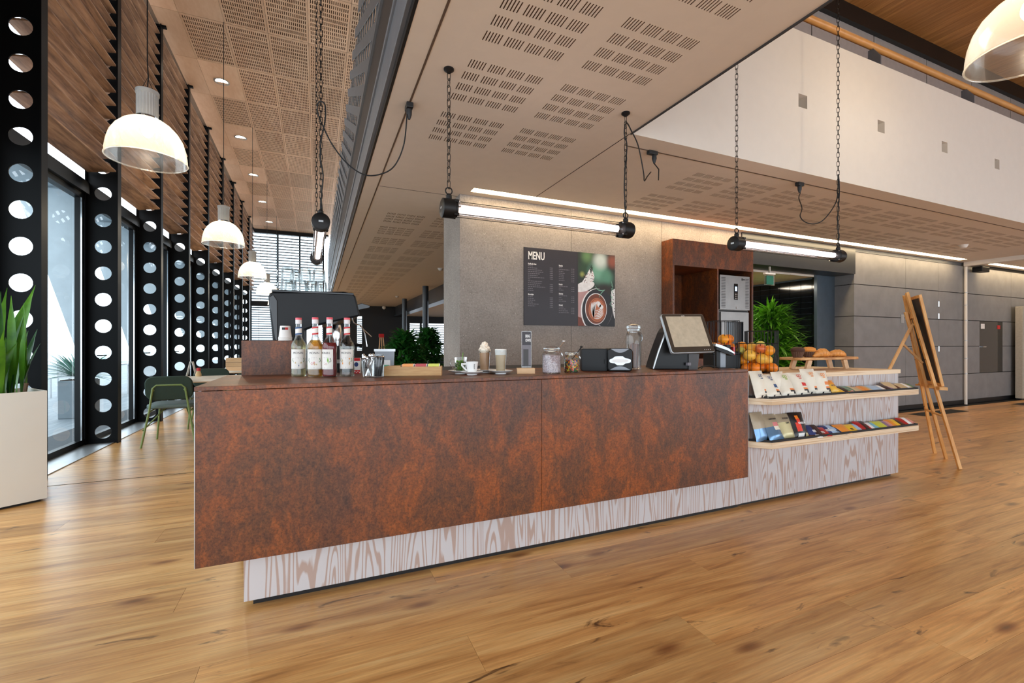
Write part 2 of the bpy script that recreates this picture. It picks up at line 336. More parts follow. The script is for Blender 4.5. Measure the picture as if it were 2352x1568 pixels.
# ---------------------------------------------------------------- mesh helpers
class MB:
    def __init__(s): s.v = []; s.f = []; s.m = []; s.cur = 0
    def add(s, vs, fs):
        o = len(s.v); s.v += [tuple(p) for p in vs]; s.f += [tuple(i + o for i in f) for f in fs]; s.m += [s.cur] * len(fs); return s
    def mat(s, i): s.cur = i; return s
    def box(s, a, b, M=None):
        (x0, y0, z0), (x1, y1, z1) = a, b
        vs = [Vector(p) for p in ((x0,y0,z0),(x1,y0,z0),(x1,y1,z0),(x0,y1,z0),(x0,y0,z1),(x1,y0,z1),(x1,y1,z1),(x0,y1,z1))]
        if M: vs = [M @ p for p in vs]
        return s.add(vs, [(3,2,1,0),(4,5,6,7),(0,1,5,4),(1,2,6,5),(2,3,7,6),(3,0,4,7)])
    def bar(s, p, q, w, h, up=(0, 0, 1)):
        p, q = Vector(p), Vector(q); d = (q - p).normalized(); u = Vector(up)
        if abs(d.dot(u)) > .98: u = Vector((1, 0, 0))
        r = d.cross(u).normalized(); u = r.cross(d)
        vs = [e + r * (w/2*a) + u * (h/2*b) for e in (p, q) for a, b in ((-1,-1),(1,-1),(1,1),(-1,1))]
        return s.add(vs, [(0,1,2,3),(7,6,5,4),(0,4,5,1),(1,5,6,2),(2,6,7,3),(3,7,4,0)])
    def tube(s, pts, r, n=8, cap=True, closed=False):
        pts = [Vector(p) for p in pts]; k = len(pts); rs = r if isinstance(r, (list, tuple)) else [r] * k
        vs = []; prev = None
        for i, p in enumerate(pts):
            if closed: d = pts[(i+1) % k] - pts[i-1]
            else: d = pts[min(i+1, k-1)] - pts[max(i-1, 0)]
            d.normalize()
            if prev is None:
                u = Vector((0, 0, 1)) if abs(d.z) < .9 else Vector((1, 0, 0))
                a = d.cross(u).normalized()
            else: a = (prev - d * prev.dot(d)).normalized()
            prev = a; c = d.cross(a)
            for j in range(n):
                t = 2*PI*j/n; vs.append(p + (a*math.cos(t) + c*math.sin(t)) * rs[i])
        fs = []
        for i in range(k if closed else k-1):
            i2 = (i+1) % k
            for j in range(n): j2 = (j+1) % n; fs.append((i*n+j, i2*n+j, i2*n+j2, i*n+j2))
        if cap and not closed: fs += [tuple(range(n-1, -1, -1)), tuple((k-1)*n + j for j in range(n))]
        return s.add(vs, fs)
    def lathe(s, prof, n=24, c=(0, 0, 0), cap0=True, cap1=True, M=None, flute=None):
        vs = []; cx, cy, cz = c
        for (r, z) in prof:
            for j in range(n):
                t = 2*PI*j/n; rr = r * (1 + (flute[0]*math.cos(flute[1]*t) if flute else 0))
                p = Vector((rr*math.cos(t) + cx, rr*math.sin(t) + cy, z + cz)); vs.append(M @ p if M else p)
        fs = [(i*n+j, i*n+(j+1) % n, (i+1)*n+(j+1) % n, (i+1)*n+j) for i in range(len(prof)-1) for j in range(n)]
        if cap0: fs.append(tuple(range(n-1, -1, -1)))
        if cap1: fs.append(tuple((len(prof)-1)*n + j for j in range(n)))
        return s.add(vs, fs)
    def prism(s, poly, o, ex, ey, ez):
        # polygon in plane (ex, ey) at o, extruded along ez (a vector with its length)
        o, ex, ey, ez = Vector(o), Vector(ex), Vector(ey), Vector(ez); n = len(poly)
        a = [o + ex*x + ey*y for x, y in poly]; vs = a + [p + ez for p in a]
        return s.add(vs, [tuple(range(n-1, -1, -1)), tuple(range(n, 2*n))] + [(i, (i+1) % n, (i+1) % n + n, i+n) for i in range(n)])
    def ball(s, c, r, n=12, m=8, sc=(1, 1, 1)):
        c = Vector(c); vs = [c + Vector((0, 0, -r*sc[2]))]
        for i in range(1, m):
            a = -PI/2 + PI*i/m
            for j in range(n):
                t = 2*PI*j/n; vs.append(c + Vector((r*math.cos(a)*math.cos(t)*sc[0], r*math.cos(a)*math.sin(t)*sc[1], r*math.sin(a)*sc[2])))
        vs.append(c + Vector((0, 0, r*sc[2]))); fs = []
        for j in range(n): fs.append((0, 1+(j+1) % n, 1+j)); fs.append((len(vs)-1, 1+(m-2)*n+j, 1+(m-2)*n+(j+1) % n))
        for i in range(m-2):
            for j in range(n): fs.append((1+i*n+j, 1+i*n+(j+1) % n, 1+(i+1)*n+(j+1) % n, 1+(i+1)*n+j))
        return s.add(vs, fs)
    def torus(s, M, R, r, n=16, k=6, sx=1, sy=1):
        return s.tube([M @ Vector((R*sx*math.cos(2*PI*i/n), R*sy*math.sin(2*PI*i/n), 0)) for i in range(n)], r, k, closed=True)
    def quad(s, a, b, c, d): return s.add([a, b, c, d], [(0, 1, 2, 3)])
    def ell(s, c, rx, rz, n=28, y=0):   # flat ellipse facing -y
        vs = [(c[0] + rx*math.cos(2*PI*i/n), y, c[1] + rz*math.sin(2*PI*i/n)) for i in range(n)]
        return s.add(vs, [tuple(range(n))])
    def mesh(s, name, mats, smooth=False):
        me = bpy.data.meshes.new(name); me.from_pydata(s.v, [], s.f)
        ms = mats if isinstance(mats, (list, tuple)) else [mats]
        for x in ms: me.materials.append(MATS[x])
        if len(ms) > 1: me.polygons.foreach_set('material_index', s.m)
        if smooth:
            me.polygons.foreach_set('use_smooth', [True] * len(me.polygons))
            try: me.set_sharp_from_angle(angle=math.radians(38 if smooth is True else smooth))
            except Exception: pass
        me.update(); return me
    def build(s, name, mats, parent=None, smooth=False, bevel=0, loc=None, rot=None, kind=None):
        return obj(name, s.mesh(name, mats, smooth), parent, bevel, loc, rot, kind)
def obj(name, me, parent=None, bevel=0, loc=None, rot=None, kind=None):
    o = bpy.data.objects.new(name, me); C.objects.link(o); o.parent = parent
    if loc is not None: o.location = loc
    if rot is not None: o.rotation_euler = rot
    if kind: o['kind'] = kind
    if bevel:
        b = o.modifiers.new('bevel', 'BEVEL'); b.width = bevel; b.segments = 2; b.limit_method = 'ANGLE'; b.angle_limit = math.radians(50)
    return o
def tag(o, label, cat, group=None, kind=None):
    o['label'] = label; o['category'] = cat
    if group: o['group'] = group
    if kind: o['kind'] = kind
    return o
def thing(name, label, cat, loc=(0, 0, 0), rz=0, group=None, kind=None):
    o = bpy.data.objects.new(name, None); C.objects.link(o); o.location = loc; o.rotation_euler = (0, 0, rz)
    o.empty_display_size = .1; return tag(o, label, cat, group, kind)
def text(name, s, size, mat, parent, loc, rot=(PI/2, 0, 0), align='LEFT', sx=1.0, depth=.0004, bold=0):
    cu = bpy.data.curves.new(name, 'FONT'); cu.body = s; cu.size = size; cu.align_x = align; cu.extrude = depth; cu.offset = bold
    cu.resolution_u = 2
    t = bpy.data.objects.new(name, cu); C.objects.link(t)
    me = bpy.data.meshes.new_from_object(t); bpy.data.objects.remove(t); me.materials.clear(); me.materials.append(MATS[mat])
    o = obj(name, me, parent, 0, loc, rot); o.scale = (sx, 1, 1); return o
def copytree(o, parent=None):
    c = o.copy(); C.objects.link(c)
    if parent: c.parent = parent
    for ch in o.children: copytree(ch, c)
    return c
def rrect(w, h, r, n=4, cx=0, cy=0):
    pts = []
    for (sx, sy, a0) in ((1, 1, 0), (-1, 1, PI/2), (-1, -1, PI), (1, -1, 1.5*PI)):
        for i in range(n+1):
            a = a0 + PI/2*i/n; pts.append((cx + sx*(w/2-r) + r*math.cos(a), cy + sy*(h/2-r) + r*math.sin(a)))
    return pts
def grid_holes(xs, ys, hole, z, flip=False):
    # flat plate with the cells hole(i,j) left out
    m = MB(); nx, ny = len(xs), len(ys); m.v = [(x, y, z) for y in ys for x in xs]
    for j in range(ny-1):
        for i in range(nx-1):
            if hole(i, j): continue
            q = (j*nx+i, j*nx+i+1, (j+1)*nx+i+1, (j+1)*nx+i)
            m.f.append(q[::-1] if flip else q); m.m.append(0)
    return m
def ribbon(m, base, dirv, L, W, droop=.3, seg=5, thick=.0, fold=.15, taper=.8):
    # one leaf blade: starts at base along dirv, bends down, tapers to a tip
    p = Vector(base); d = Vector(dirv).normalized(); side = d.cross(Vector((0, 0, 1)))
    if side.length < .05: side = Vector((random.uniform(-1, 1), random.uniform(-1, 1), 0))
    side.normalize(); vs = []; fs = []
    for i in range(seg+1):
        t = i/seg; wd = W * (math.sin(PI*min(1, .18+taper*t)) if i < seg else .02)
        up = side.cross(d).normalized()
        vs += [p - side*wd/2 + up*fold*wd*.5, p - up*fold*wd*.4, p + side*wd/2 + up*fold*wd*.5]
        p = p + d*(L/seg); d = (d + Vector((0, 0, -droop/seg))).normalized()
    for i in range(seg):
        a = i*3; fs += [(a, a+1, a+4, a+3), (a+1, a+2, a+5, a+4)]
    m.add(vs, fs)
# ---------------------------------------------------------------- floor
floor = MB().box((-2.3, -4, -.12), (16, 21, -.014)).build('floor', 'dark_void')
tag(floor, 'oak plank floor running under the bar and out to the facade', 'floor', kind='structure')
PW, PL = .2245, 2.3
plank_me = MB().box((.0005, .0004, -.013), (PL-.0005, PW-.0004, 0)).mesh('plank', 'oak_floor')
off = {-3: .9, -2: 2.0, -1: 2.277, 0: 2.235, 1: 1.463, 2: .567, 3: 1.9, 4: 1.2, 5: .55, 6: -.59, 7: .3}
cand = []
for k in range(-23, 87):
    y0 = 1.098 + PW*k; x = off.get(k, (k*.83) % PL) % PL - 4*PL
    while x < 16:
        far = 4.6 if y0 < 4.4 else 0
        if x + PL > -2.25 and (y0 < 4.45 or x < 3.2):
            c = Vector((x+PL/2, y0+PW/2, -HC)); d = c.dot(F_); u = CX + FPX*c.dot(R_)/d if d > .3 else -9999
            hid = (y0 > 2.5 and x > -.2 and y0 < 4.6 and x < 4) or (y0 > 4.6 and x > .2)
            rank = (0 if (-900 < u < 3300 and not hid) else 100) + abs(d)
            cand.append((rank, x, y0))
        x += PL
cand.sort(); rest = MB()
for i, (r, x, y0) in enumerate(cand):
    cut = max(0, -2.25 - x)
    if i < 300:
        if cut: MB().box((cut, .0004, -.013), (PL-.0005, PW-.0004, 0)).build('plank', 'oak_floor', floor, loc=(x, y0, 0))
        else: obj('plank', plank_me, floor, loc=(x, y0, 0))
    else: rest.box((x+.0005+cut, y0+.0004, -.013), (x+PL-.0005, y0+PW-.0004, 0))
rest.build('plank_rows', 'oak_floor', floor, kind='stuff')
tag(MB().box((-2.2, 5.02, -.002), (-.2, 5.03, .0015)).build('trim_1', 'dark_void'), 'thin dark expansion strip across the oak floor near the planter', 'trim', kind='structure')
tag(MB().box((-2.53, 3.6, -.05), (-2.27, 20, .006)).box((-2.27, 3.6, -.05), (-2.25, 20, .009)).build('trim_2', 'aluminium'), 'metal threshold strip along the glass facade', 'trim', kind='structure')
tag(MB().box((11.62, 3.2, 0), (15, 3.26, .002)).box((9.2, 4.1, 0), (10.6, 4.35, .003)).box((12.6, 4.0, 0), (15, 4.25, .003)).build('trim_3', 'dark_void'), 'dark floor grilles and joint before the grey wall', 'trim', kind='structure')

# ---------------------------------------------------------------- low white ceiling with slotted panels
ZC = 2.8
TW, TH = .611, .6215
def slot_tile():
    xs, ys, hx, hy = [0], [0], set(), set()
    for g in range(4):
        for s in range(6):
            x = .0825 + g*.121 + s*.0172; hx.add(len(xs)); xs += [x, x+.0064]
    xs.append(TW)
    for r in range(4):
        y = .088 + r*.1233; hy.add(len(ys)); ys += [y, y+.076]
    ys.append(TH)
    m = grid_holes(xs, ys, lambda i, j: i in hx and j in hy, 0, True)
    m.mat(1)
    for j in hy:      # side walls of the slots, coloured dark for the shade inside
        for i in hx:
            x0, x1, y0, y1 = xs[i], xs[i+1], ys[j], ys[j+1]; h = .012
            m.quad((x0, y0, 0), (x0, y1, 0), (x0, y1, h), (x0, y0, h)); m.quad((x1, y0, h), (x1, y1, h), (x1, y1, 0), (x1, y0, 0))
    return m.mesh('ceiling_panel', ['ceiling_white', 'slot_dark'])
tile_me = slot_tile(); tiles = []
for i in range(2):
    for k in range(-2, 3): tiles.append((.7145 + i*TW, 1.706 + TH*k))
    for k in range(19): tiles.append((.7145 + i*TW, 5.56 + .69*k))
for i in range(12):
    for k in range(2): tiles.append((3.1975 + i*.617, 3.09 + .64*k))
trough = [(1.485, 4.41, 11.34, 4.53), (12.2, 4.41, 15.5, 4.53)]
dom = [(.43, -1.2, 2.19, 20), (2.19, 2.79, 16, 4.64), (2.19, 4.64, 3.15, 20)]
rects = [(x, y, x+TW, y+TH) for x, y in tiles] + trough
m = MB()
def fill(x0, y0, x1, y1, cuts):
    ys = sorted({y0, y1} | {c for r in cuts for c in (r[1], r[3]) if y0 < c < y1})
    for a, b_ in zip(ys, ys[1:]):
        mid = (a+b_)/2; xx = x0
        for r in sorted(q for q in cuts if q[1] < mid < q[3] and q[2] > x0 and q[0] < x1):
            if r[0] > xx + 1e-5: m.quad((xx, b_, ZC), (r[0], b_, ZC), (r[0], a, ZC), (xx, a, ZC))
            xx = max(xx, r[2])
        if xx < x1 - 1e-5: m.quad((xx, b_, ZC), (x1, b_, ZC), (x1, a, ZC), (xx, a, ZC))
for d in dom: fill(*d, rects)
for (x0, y0, x1, y1) in trough:
    for a, b_ in (((x0, y0), (x1, y0)), ((x1, y0), (x1, y1)), ((x1, y1), (x0, y1)), ((x0, y1), (x0, y0))):
        m.quad((*a, ZC), (*b_, ZC), (*b_, ZC+.045), (*a, ZC+.045))
ceil = m.build('ceiling', 'ceiling_white'); tag(ceil, 'low warm white ceiling with groups of short slots over the bar', 'ceiling', kind='structure')
for x, y in tiles: obj('ceiling_panel', tile_me, ceil, loc=(x, y, ZC))
m = MB()
for d in dom: m.quad((d[0], d[3], ZC+.013), (d[2], d[3], ZC+.013), (d[2], d[1], ZC+.013), (d[0], d[1], ZC+.013)) if d[0] < 2 else None
for x, y in tiles:
    if x > 2.5: m.quad((x, y+TH, ZC+.013), (x+TW, y+TH, ZC+.013), (x+TW, y, ZC+.013), (x, y, ZC+.013))
cav = MB()
for x, y in tiles: cav.quad((x, y+TH, ZC+.0125), (x+TW, y+TH, ZC+.0125), (x+TW, y, ZC+.0125), (x, y, ZC+.0125))
cav.build('cavity_shade', 'slot_dark', ceil)  # dark sheet standing in for the shade above the slots
MB().box((.43, -1.2, 2.85), (2.19, 20, 3.55)).box((2.19, 2.95, 2.85), (16, 4.9, 3.3)).box((2.19, 4.9, 2.85), (3.3, 20, 3.3)).build('slab', 'dark_grey_steel', ceil)
MB().box((2.19, -1.2, 2.79), (2.2, 2.79, 3.55)).build('slab_edge', 'dark_grey_steel', ceil)
MB().box((.559, -1, 2.7975), (.571, 14.6, 2.8005)).build('track_rail', 'track_brown', ceil)
MB().box((2.3, 2.969, 2.7975), (10, 2.981, 2.8005)).build('track_rail', 'track_brown', ceil)
MB().box((.58, 4.728, 2.7985), (1.4, 4.733, 2.8005)).box((2.188, 2.8, 2.7985), (2.194, 4.4, 2.8005)).build('panel_joint', 'dark_void', ceil)
for n_, (x0, y0, x1, y1) in enumerate(trough):
    t = thing('strip_light', ['long warm white light strip recessed in the ceiling above the concrete wall', 'shorter warm light strip in the ceiling right of the white pole'][n_], 'light strip', (x0, y0, 2.804))
    MB().box((0, .002, 0), (x1-x0, y1-y0-.002, .004)).build('diffuser', 'strip_light', t)
    MB().box((0, .004, .006), (x1-x0, y1-y0-.004, .03)).build('housing', 'white_paint', t)

# ---------------------------------------------------------------- steel edge of the mezzanine with lattice balustrade
X0 = .43
e = thing('mezzanine_edge_beam', 'grey steel edge beam of the mezzanine above the low ceiling', 'beam', (X0, 0, 2.8), kind='structure')
MB().box((-.012, -1.2, -.002), (.004, 20, .045)).build('painted_shadow', 'black_paint', e)  # solid black strip painted in for the shadow line under the beam
MB().box((-.035, -1.2, .05), (0, 20, .27)).box((-.05, -1.2, .25), (0, 20, .275)).build('edge_profile', 'grey_steel', e, bevel=.004)
MB().box((-.012, -1.2, .275), (0, 20, .78)).build('fascia_plate', 'dark_grey_steel', e)
MB().box((-.03, -1.2, .76), (0, 20, .785)).build('fascia_lip', 'grey_steel', e)
bal = thing('lattice_balustrade', 'grey crossed flat bar balustrade along the mezzanine edge', 'balustrade', (X0, 0, 3.6))
for k in range(15):
    y = -.6 + k*1.38
    for q in range(3):
        yy = y + q*.46
        for sgn, xo in ((1, -.012), (-1, .012)):
            mb = MB().bar((xo, yy + (0 if sgn > 0 else 2.6), .0), (xo, yy + (2.6 if sgn > 0 else 0), 1.3), .10, .006, (1, 0, 0))
            mb.build('lattice_bar', 'lattice_grey', bal)
MB().box((-.03, -1.2, -.02), (.03, 20, .02)).build('bottom_rail', 'lattice_grey', bal)

# ---------------------------------------------------------------- white balcony wall on the right, its handrail and what is above
xs = [2.2]; hx = set()
for c in (4.18, 5.42, 6.66, 7.9, 9.14): hx.add(len(xs)); xs += [c-.062, c+.062]
xs.append(16); zs = [2.8, 3.408, 3.532, 4.12]
m = MB()
for j in range(3):
    for i in range(len(xs)-1):
        if i in hx and j == 1:
            x0, x1, z0, z1, y0, y1 = xs[i], xs[i+1], zs[1], zs[2], 2.79, 2.93
            m.quad((x0, y0, z0), (x1, y0, z0), (x1, y1, z0), (x0, y1, z0)); m.quad((x0, y0, z1), (x0, y1, z1), (x1, y1, z1), (x1, y0, z1))
            m.quad((x0, y0, z0), (x0, y1, z0), (x0, y1, z1), (x0, y0, z1)); m.quad((x1, y0, z0), (x1, y0, z1), (x1, y1, z1), (x1, y1, z0))
            m.quad((x0, y1, z0), (x1, y1, z0), (x1, y1, z1), (x0, y1, z1)); continue
        m.quad((xs[i], 2.79, zs[j]), (xs[i+1], 2.79, zs[j]), (xs[i+1], 2.79, zs[j+1]), (xs[i], 2.79, zs[j+1]))
m.quad((2.2, 2.79, 4.12), (16, 2.79, 4.12), (16, 2.95, 4.12), (2.2, 2.95, 4.12)); m.quad((2.2, 2.95, 2.8), (2.2, 2.95, 4.12), (16, 2.95, 4.12), (16, 2.95, 2.8))
m.quad((2.2, 2.79, 2.8), (2.2, 2.79, 4.12), (2.2, 2.95, 4.12), (2.2, 2.95, 2.8))
bw = m.build('wall_balcony', 'balcony_white'); tag(bw, 'white balcony parapet with four small square holes', 'wall', kind='structure')
hr = thing('handrail', 'round wooden handrail on grey brackets above the white parapet', 'handrail', (2.4, 2.9, 4.12))
MB().tube([(.1, 0, .27), (13, 0, .27)], .035, 14).build('rail', 'handrail_wood', hr, True)
for x in (3.05, 4.98, 6.92, 8.86): MB().prism([(0, 0), (.0, .23), (-.05, .23), (-.12, .12), (-.12, 0)], (x, .03, 0), (0, 1, 0), (0, 0, 1), (.012, 0, 0)).build('bracket', 'bracket_grey', hr)
up = MB().box((2.2, 4.6, 3.3), (16, 4.75, 6.42)).build('wall_upper', 'dark_void'); tag(up, 'grey panelled wall behind the balcony handrail', 'wall', kind='structure')
for x in [2.2 + 1.62*i for i in range(9)]: MB().box((x+.012, 4.575, 3.3), (x+1.608, 4.6, 6.42)).build('wall_panel', 'upper_grey', up)
MB().box((2.2, 4.5, 6.42), (16, 4.7, 6.72)).build('black_band', 'black_paint', up)
wc = MB().box((-2.6, -4, 6.715), (16, 4.8, 6.8)).build('ceiling_right', 'dark_void'); tag(wc, 'warm brown wooden ceiling above the balcony', 'ceiling', kind='structure')
for i in range(46): MB().box((2.2+.3*i+.002, -4, 6.69), (2.2+.3*i+.298, 4.5, 6.715)).build('board', 'warm_ceiling', wc)

# ---------------------------------------------------------------- high plywood ceiling on the left
zr = lambda y: 6.05 - .041*(y - 10.3)
sl = math.atan(-.041)
rf = MB().add([(-2.6, 3, zr(3)+.03), (2.2, 3, zr(3)+.03), (2.2, 20, zr(20)+.03), (-2.6, 20, zr(20)+.03), (-2.6, 3, zr(3)+.3), (2.2, 3, zr(3)+.3), (2.2, 20, zr(20)+.3), (-2.6, 20, zr(20)+.3)], [(0,3,2,1),(4,5,6,7),(0,1,5,4),(1,2,6,5),(2,3,7,6),(3,0,4,7)]).build('ceiling_left', 'slot_dark')
tag(rf, 'high light plywood ceiling of perforated panels over the window side', 'ceiling', kind='structure')
def perf():
    xs, ys, hx, hy = [0], [0], set(), set(); W, H = .588, 1.126
    for s in range(19): x = .03 + s*.0285; hx.add(len(xs)); xs += [x, x+.0135]
    xs.append(W)
    for r in range(11): y = .05 + r*.0965; hy.add(len(ys)); ys += [y, y+.067]
    ys.append(H); return grid_holes(xs, ys, lambda i, j: i in hx and j in hy, 0, True).mesh('perforated_panel', 'ply_ceiling')
perf_me = perf()
def plainp(w): return MB().box((0, 0, 0), (w, 1.126, .015)).mesh('plain_panel', 'ply_ceiling')
p56, p34 = plainp(.588), plainp(.33)
for k in range(-3, 11):
    y = 8.132 + 1.13*k
    for i in range(6):
        x = -1.9 + .592*i
        pl = (k % 2 and i == 0) or (k == -1 and i <= 0)
        obj('plain_panel' if pl else 'perforated_panel', p56 if pl else perf_me, rf, loc=(x, y, zr(y)), rot=(sl, 0, 0))
    obj('plain_panel', p34, rf, loc=(-2.234, y, zr(y)), rot=(sl, 0, 0))
for n_, y in enumerate((9.83, 12.09, 14.35, 16.61, 18.87)):
    d = thing('downlight', ['nearest', 'second nearest', 'third', 'fourth', 'farthest'][n_] + ' round recessed downlight in the high plywood ceiling', 'downlight', (-1.63, y, zr(y)), 0, 'downlights in the plywood ceiling')
    MB().lathe([(.13, -.004), (.1, -.006), (.1, .012)], 24, cap0=False, cap1=False).build('ring', 'aluminium', d, True)
    MB().lathe([(.1, -.001), (.1, .001)], 24).build('lens', 'downlight_glow', d)

# ---------------------------------------------------------------- facade: perforated columns, louvres, glass
def hole_web(x0, x1, z0, n, p, r, th):
    m = MB(); cx = (x0+x1)/2; hw = (x1-x0)/2; hh = p/2; K = 20
    for side, y in ((0, 0), (1, th)):
        for i in range(n):
            cz = z0 + p*i; ring = []; outr = []
            for j in range(K):
                a = 2*PI*j/K + PI/K; ca, sa = math.cos(a), math.sin(a); s_ = min(hw/abs(ca), hh/abs(sa))
                ring.append((cx+r*ca, y, cz+r*sa)); outr.append((cx+s_*ca, y, cz+s_*sa))
            cs = []
            fs = []
            for j in range(K):
                j2 = (j+1) % K; q = (j, K+j, K+j2, j2); fs.append(q if side else q[::-1])
            m.add(ring+outr, fs)
            base = len(m.v)
            for sx, sz in ((1, 1), (-1, 1), (-1, -1), (1, -1)):      # corners
                c = (cx+sx*hw, y, cz+sz*hh); near = sorted(outr, key=lambda q: (q[0]-c[0])**2+(q[2]-c[2])**2)[:2]
                vert = [q for q in outr if abs(q[0]-c[0]) < 1e-6 and q[2]*sz > cz*sz]; hor = [q for q in outr if abs(q[2]-c[2]) < 1e-6 and q[0]*sx > cx*sx]
                if vert and hor:
                    a_ = max(vert, key=lambda q: q[2]*sz); b_ = max(hor, key=lambda q: q[0]*sx); m.add([a_, c, b_], [(0, 1, 2)])
            if side == 0:
                m.add([(cx+r*math.cos(2*PI*j/K+PI/K), yy, cz+r*math.sin(2*PI*j/K+PI/K)) for yy in (0, th) for j in range(K)], [(j, (j+1) % K, K+(j+1) % K, K+j) for j in range(K)])
    return m
NH = 19; Wm = hole_web(-2.5, -2.215, .139, NH, .3175, .081, .012)
topz = .139 + .3175*(NH-.5)
Wm.box((-2.5, 0, 0), (-2.215, .012, .139-.3175/2)) if .139 > .3175/2 else None
web_me = Wm.mesh('web', 'black_steel')
fl_me = MB().box((-2.215, -.045, 0), (-2.203, .057, 1)).mesh('flange', 'black_steel'); fo_me = MB().box((-2.512, -.045, 0), (-2.5, .057, 1)).mesh('flange', 'black_steel')
cap_me = MB().box((-2.5, -.02, -.03), (-2.15, .04, 0)).mesh('cap_plate', 'black_steel')
nth = ['first', 'second', 'third', 'fourth', 'fifth', 'sixth', 'seventh', 'eighth', 'ninth', 'tenth']
COL = [5.27 + 1.64*k for k in range(9)]
for k, y in enumerate(COL):
    c = thing('steel_column', nth[k] + ' black steel column with round holes, counted from the snake plant', 'column', (0, y, 0), 0, 'perforated facade columns')
    obj('web', web_me, c); h = zr(y)
    for me in (fl_me, fo_me): q = obj('flange', me, c); q.scale = (1, 1, h)
    MB().box((-2.5, 0, topz), (-2.215, .012, h)).build('web_head', 'black_steel', c)
    obj('cap_plate', cap_me, c, loc=(0, 0, h))
    # grey wedge fin outside
    t = tag(MB().prism([(-2.56, .95), (-2.56, 3.0), (-3.15, 3.0)], (0, y+.01, 0), (1, 0, 0), (0, 0, 1), (0, .07, 0)).build('wedge_fin', 'outdoor_concrete'), 'grey wedge shaped fin outside beyond the ' + nth[k] + ' perforated column', 'fin', 'wedge fins outside the glass') if k else None
slat_me = MB().box((-.135, .06, -.009), (.135, 1.592, .009)).mesh('slat', 'louvre_wood')
for k in range(9):
    y0 = COL[k]; y1 = y0 + 1.64
    L = thing('louvre_bay', 'bank of sloping wooden louvres between the %s and %s perforated columns' % (nth[k], nth[k+1]) if k < 8 else 'farthest bank of sloping wooden louvres by the end window', 'louvres', (0, y0, 3.23), 0, 'wooden louvre banks on the facade')
    for i in range(18):
        z = .02 + .15875*i
        if 3.23 + z + .07 > zr(y1): continue
        sl_ = obj('slat', slat_me, L, loc=(-2.352, 0, z), rot=(0, math.radians(-9), 0))
        if k == 8: sl_.scale = (1, .93, 1)
    MB().bar((-2.47, 1.45, 0), (-2.47, 1.45, 2.4), .012, .012).build('operating_rod', 'aluminium', L)
    wn = thing('window_%d' % (k+1), 'tall glass bay behind the %s perforated column' % nth[k], 'window', (-2.55, y0, 0), kind='structure')
    MB().box((-.03, .02, 2.96), (.08, 1.62, 3.1)).box((-.05, .02, 2.9), (.03, 1.62, 2.96)).build('head_frame', 'mullion', wn)
    MB().box((-.03, .02, 0), (.03, 1.62, .07)).build('sill_frame', 'mullion', wn)
    for yy in (.02, 1.53): MB().box((-.03, yy, .07), (.03, yy+.07, 2.9)).build('jamb_frame', 'mullion', wn)
    MB().box((.031, 1.51, .07), (.045, 1.525, 2.9)).build('edge_trim', 'chrome', wn)
    MB().quad((0, .09, .07), (0, 1.53, .07), (0, 1.53, 2.9), (0, .09, 2.9)).build('pane', 'window_glass', wn)
    MB().tube([(.03, .3, 1.05), (.08, .3, 1.05), (.08, .42, 1.05)], .009, 6).build('handle', 'black_steel', wn, True)
# bay before the first column
wn = thing('window_10', 'dark framed glass bay beside the planter, at the edge of view', 'window', (-2.55, 3.6, 0), kind='structure')
MB().box((-.03, 0, 2.9), (.03, 1.64, 6.1)).box((-.03, 0, 0), (.03, 1.64, .07)).box((-.03, 1.5, 0), (.03, 1.66, 2.9)).build('jamb_frame', 'mullion', wn)
MB().quad((0, 0, .07), (0, 1.5, .07), (0, 1.5, 2.9), (0, 0, 2.9)).build('pane', 'window_glass', wn)

# outside
tag(MB().box((-14, -4, -.2), (-2.56, 40, -.03)).build('ground_terrace', 'deck_wood'), 'pale grey timber terrace outside the glass', 'terrace', kind='structure')
tag(MB().box((-3.2, 3.5, -.03), (-2.56, 20, -.012)).build('entrance_mat', 'rubber_mat'), 'dark ribbed mat along the outside of the glass', 'mat')
tag(MB().box((-160, -60, -3), (-30, 300, -2.8)).build('sea', 'sea'), 'pale flat sea on the horizon outside', 'sea', kind='structure')
tag(MB().box((-3.15, 3.5, 3.03), (-2.6, 20, 3.12)).build('outer_canopy', 'outdoor_concrete'), 'flat grey canopy outside above the glass', 'canopy', kind='structure')

# unseen walls added behind and beside the viewpoint to limit skylight, low parts open
tag(MB().box((-2.6, -4.2, 2.9), (16, -4, 6.8)).box((-2.6, -4.2, 0), (-2.3, -4, 2.9)).box((5.5, -4.2, 0), (6.2, -4, 2.9)).box((15.4, -4.2, 0), (16, -4, 2.9)).build('wall_front_added', 'white_paint'), 'unseen white wall added behind the viewpoint, open below', 'wall', kind='structure')
tag(MB().box((16, -4.2, 0), (16.2, 5.2, 6.8)).build('wall_side_added', 'white_paint'), 'unseen white side wall added far to the right of the bar', 'wall', kind='structure')
tag(MB().box((-2.6, -4.2, 3.1), (-2.5, 3.6, 6.8)).build('wall_left_added', 'white_paint'), 'unseen white wall added left of the viewpoint, open below', 'wall', kind='structure')
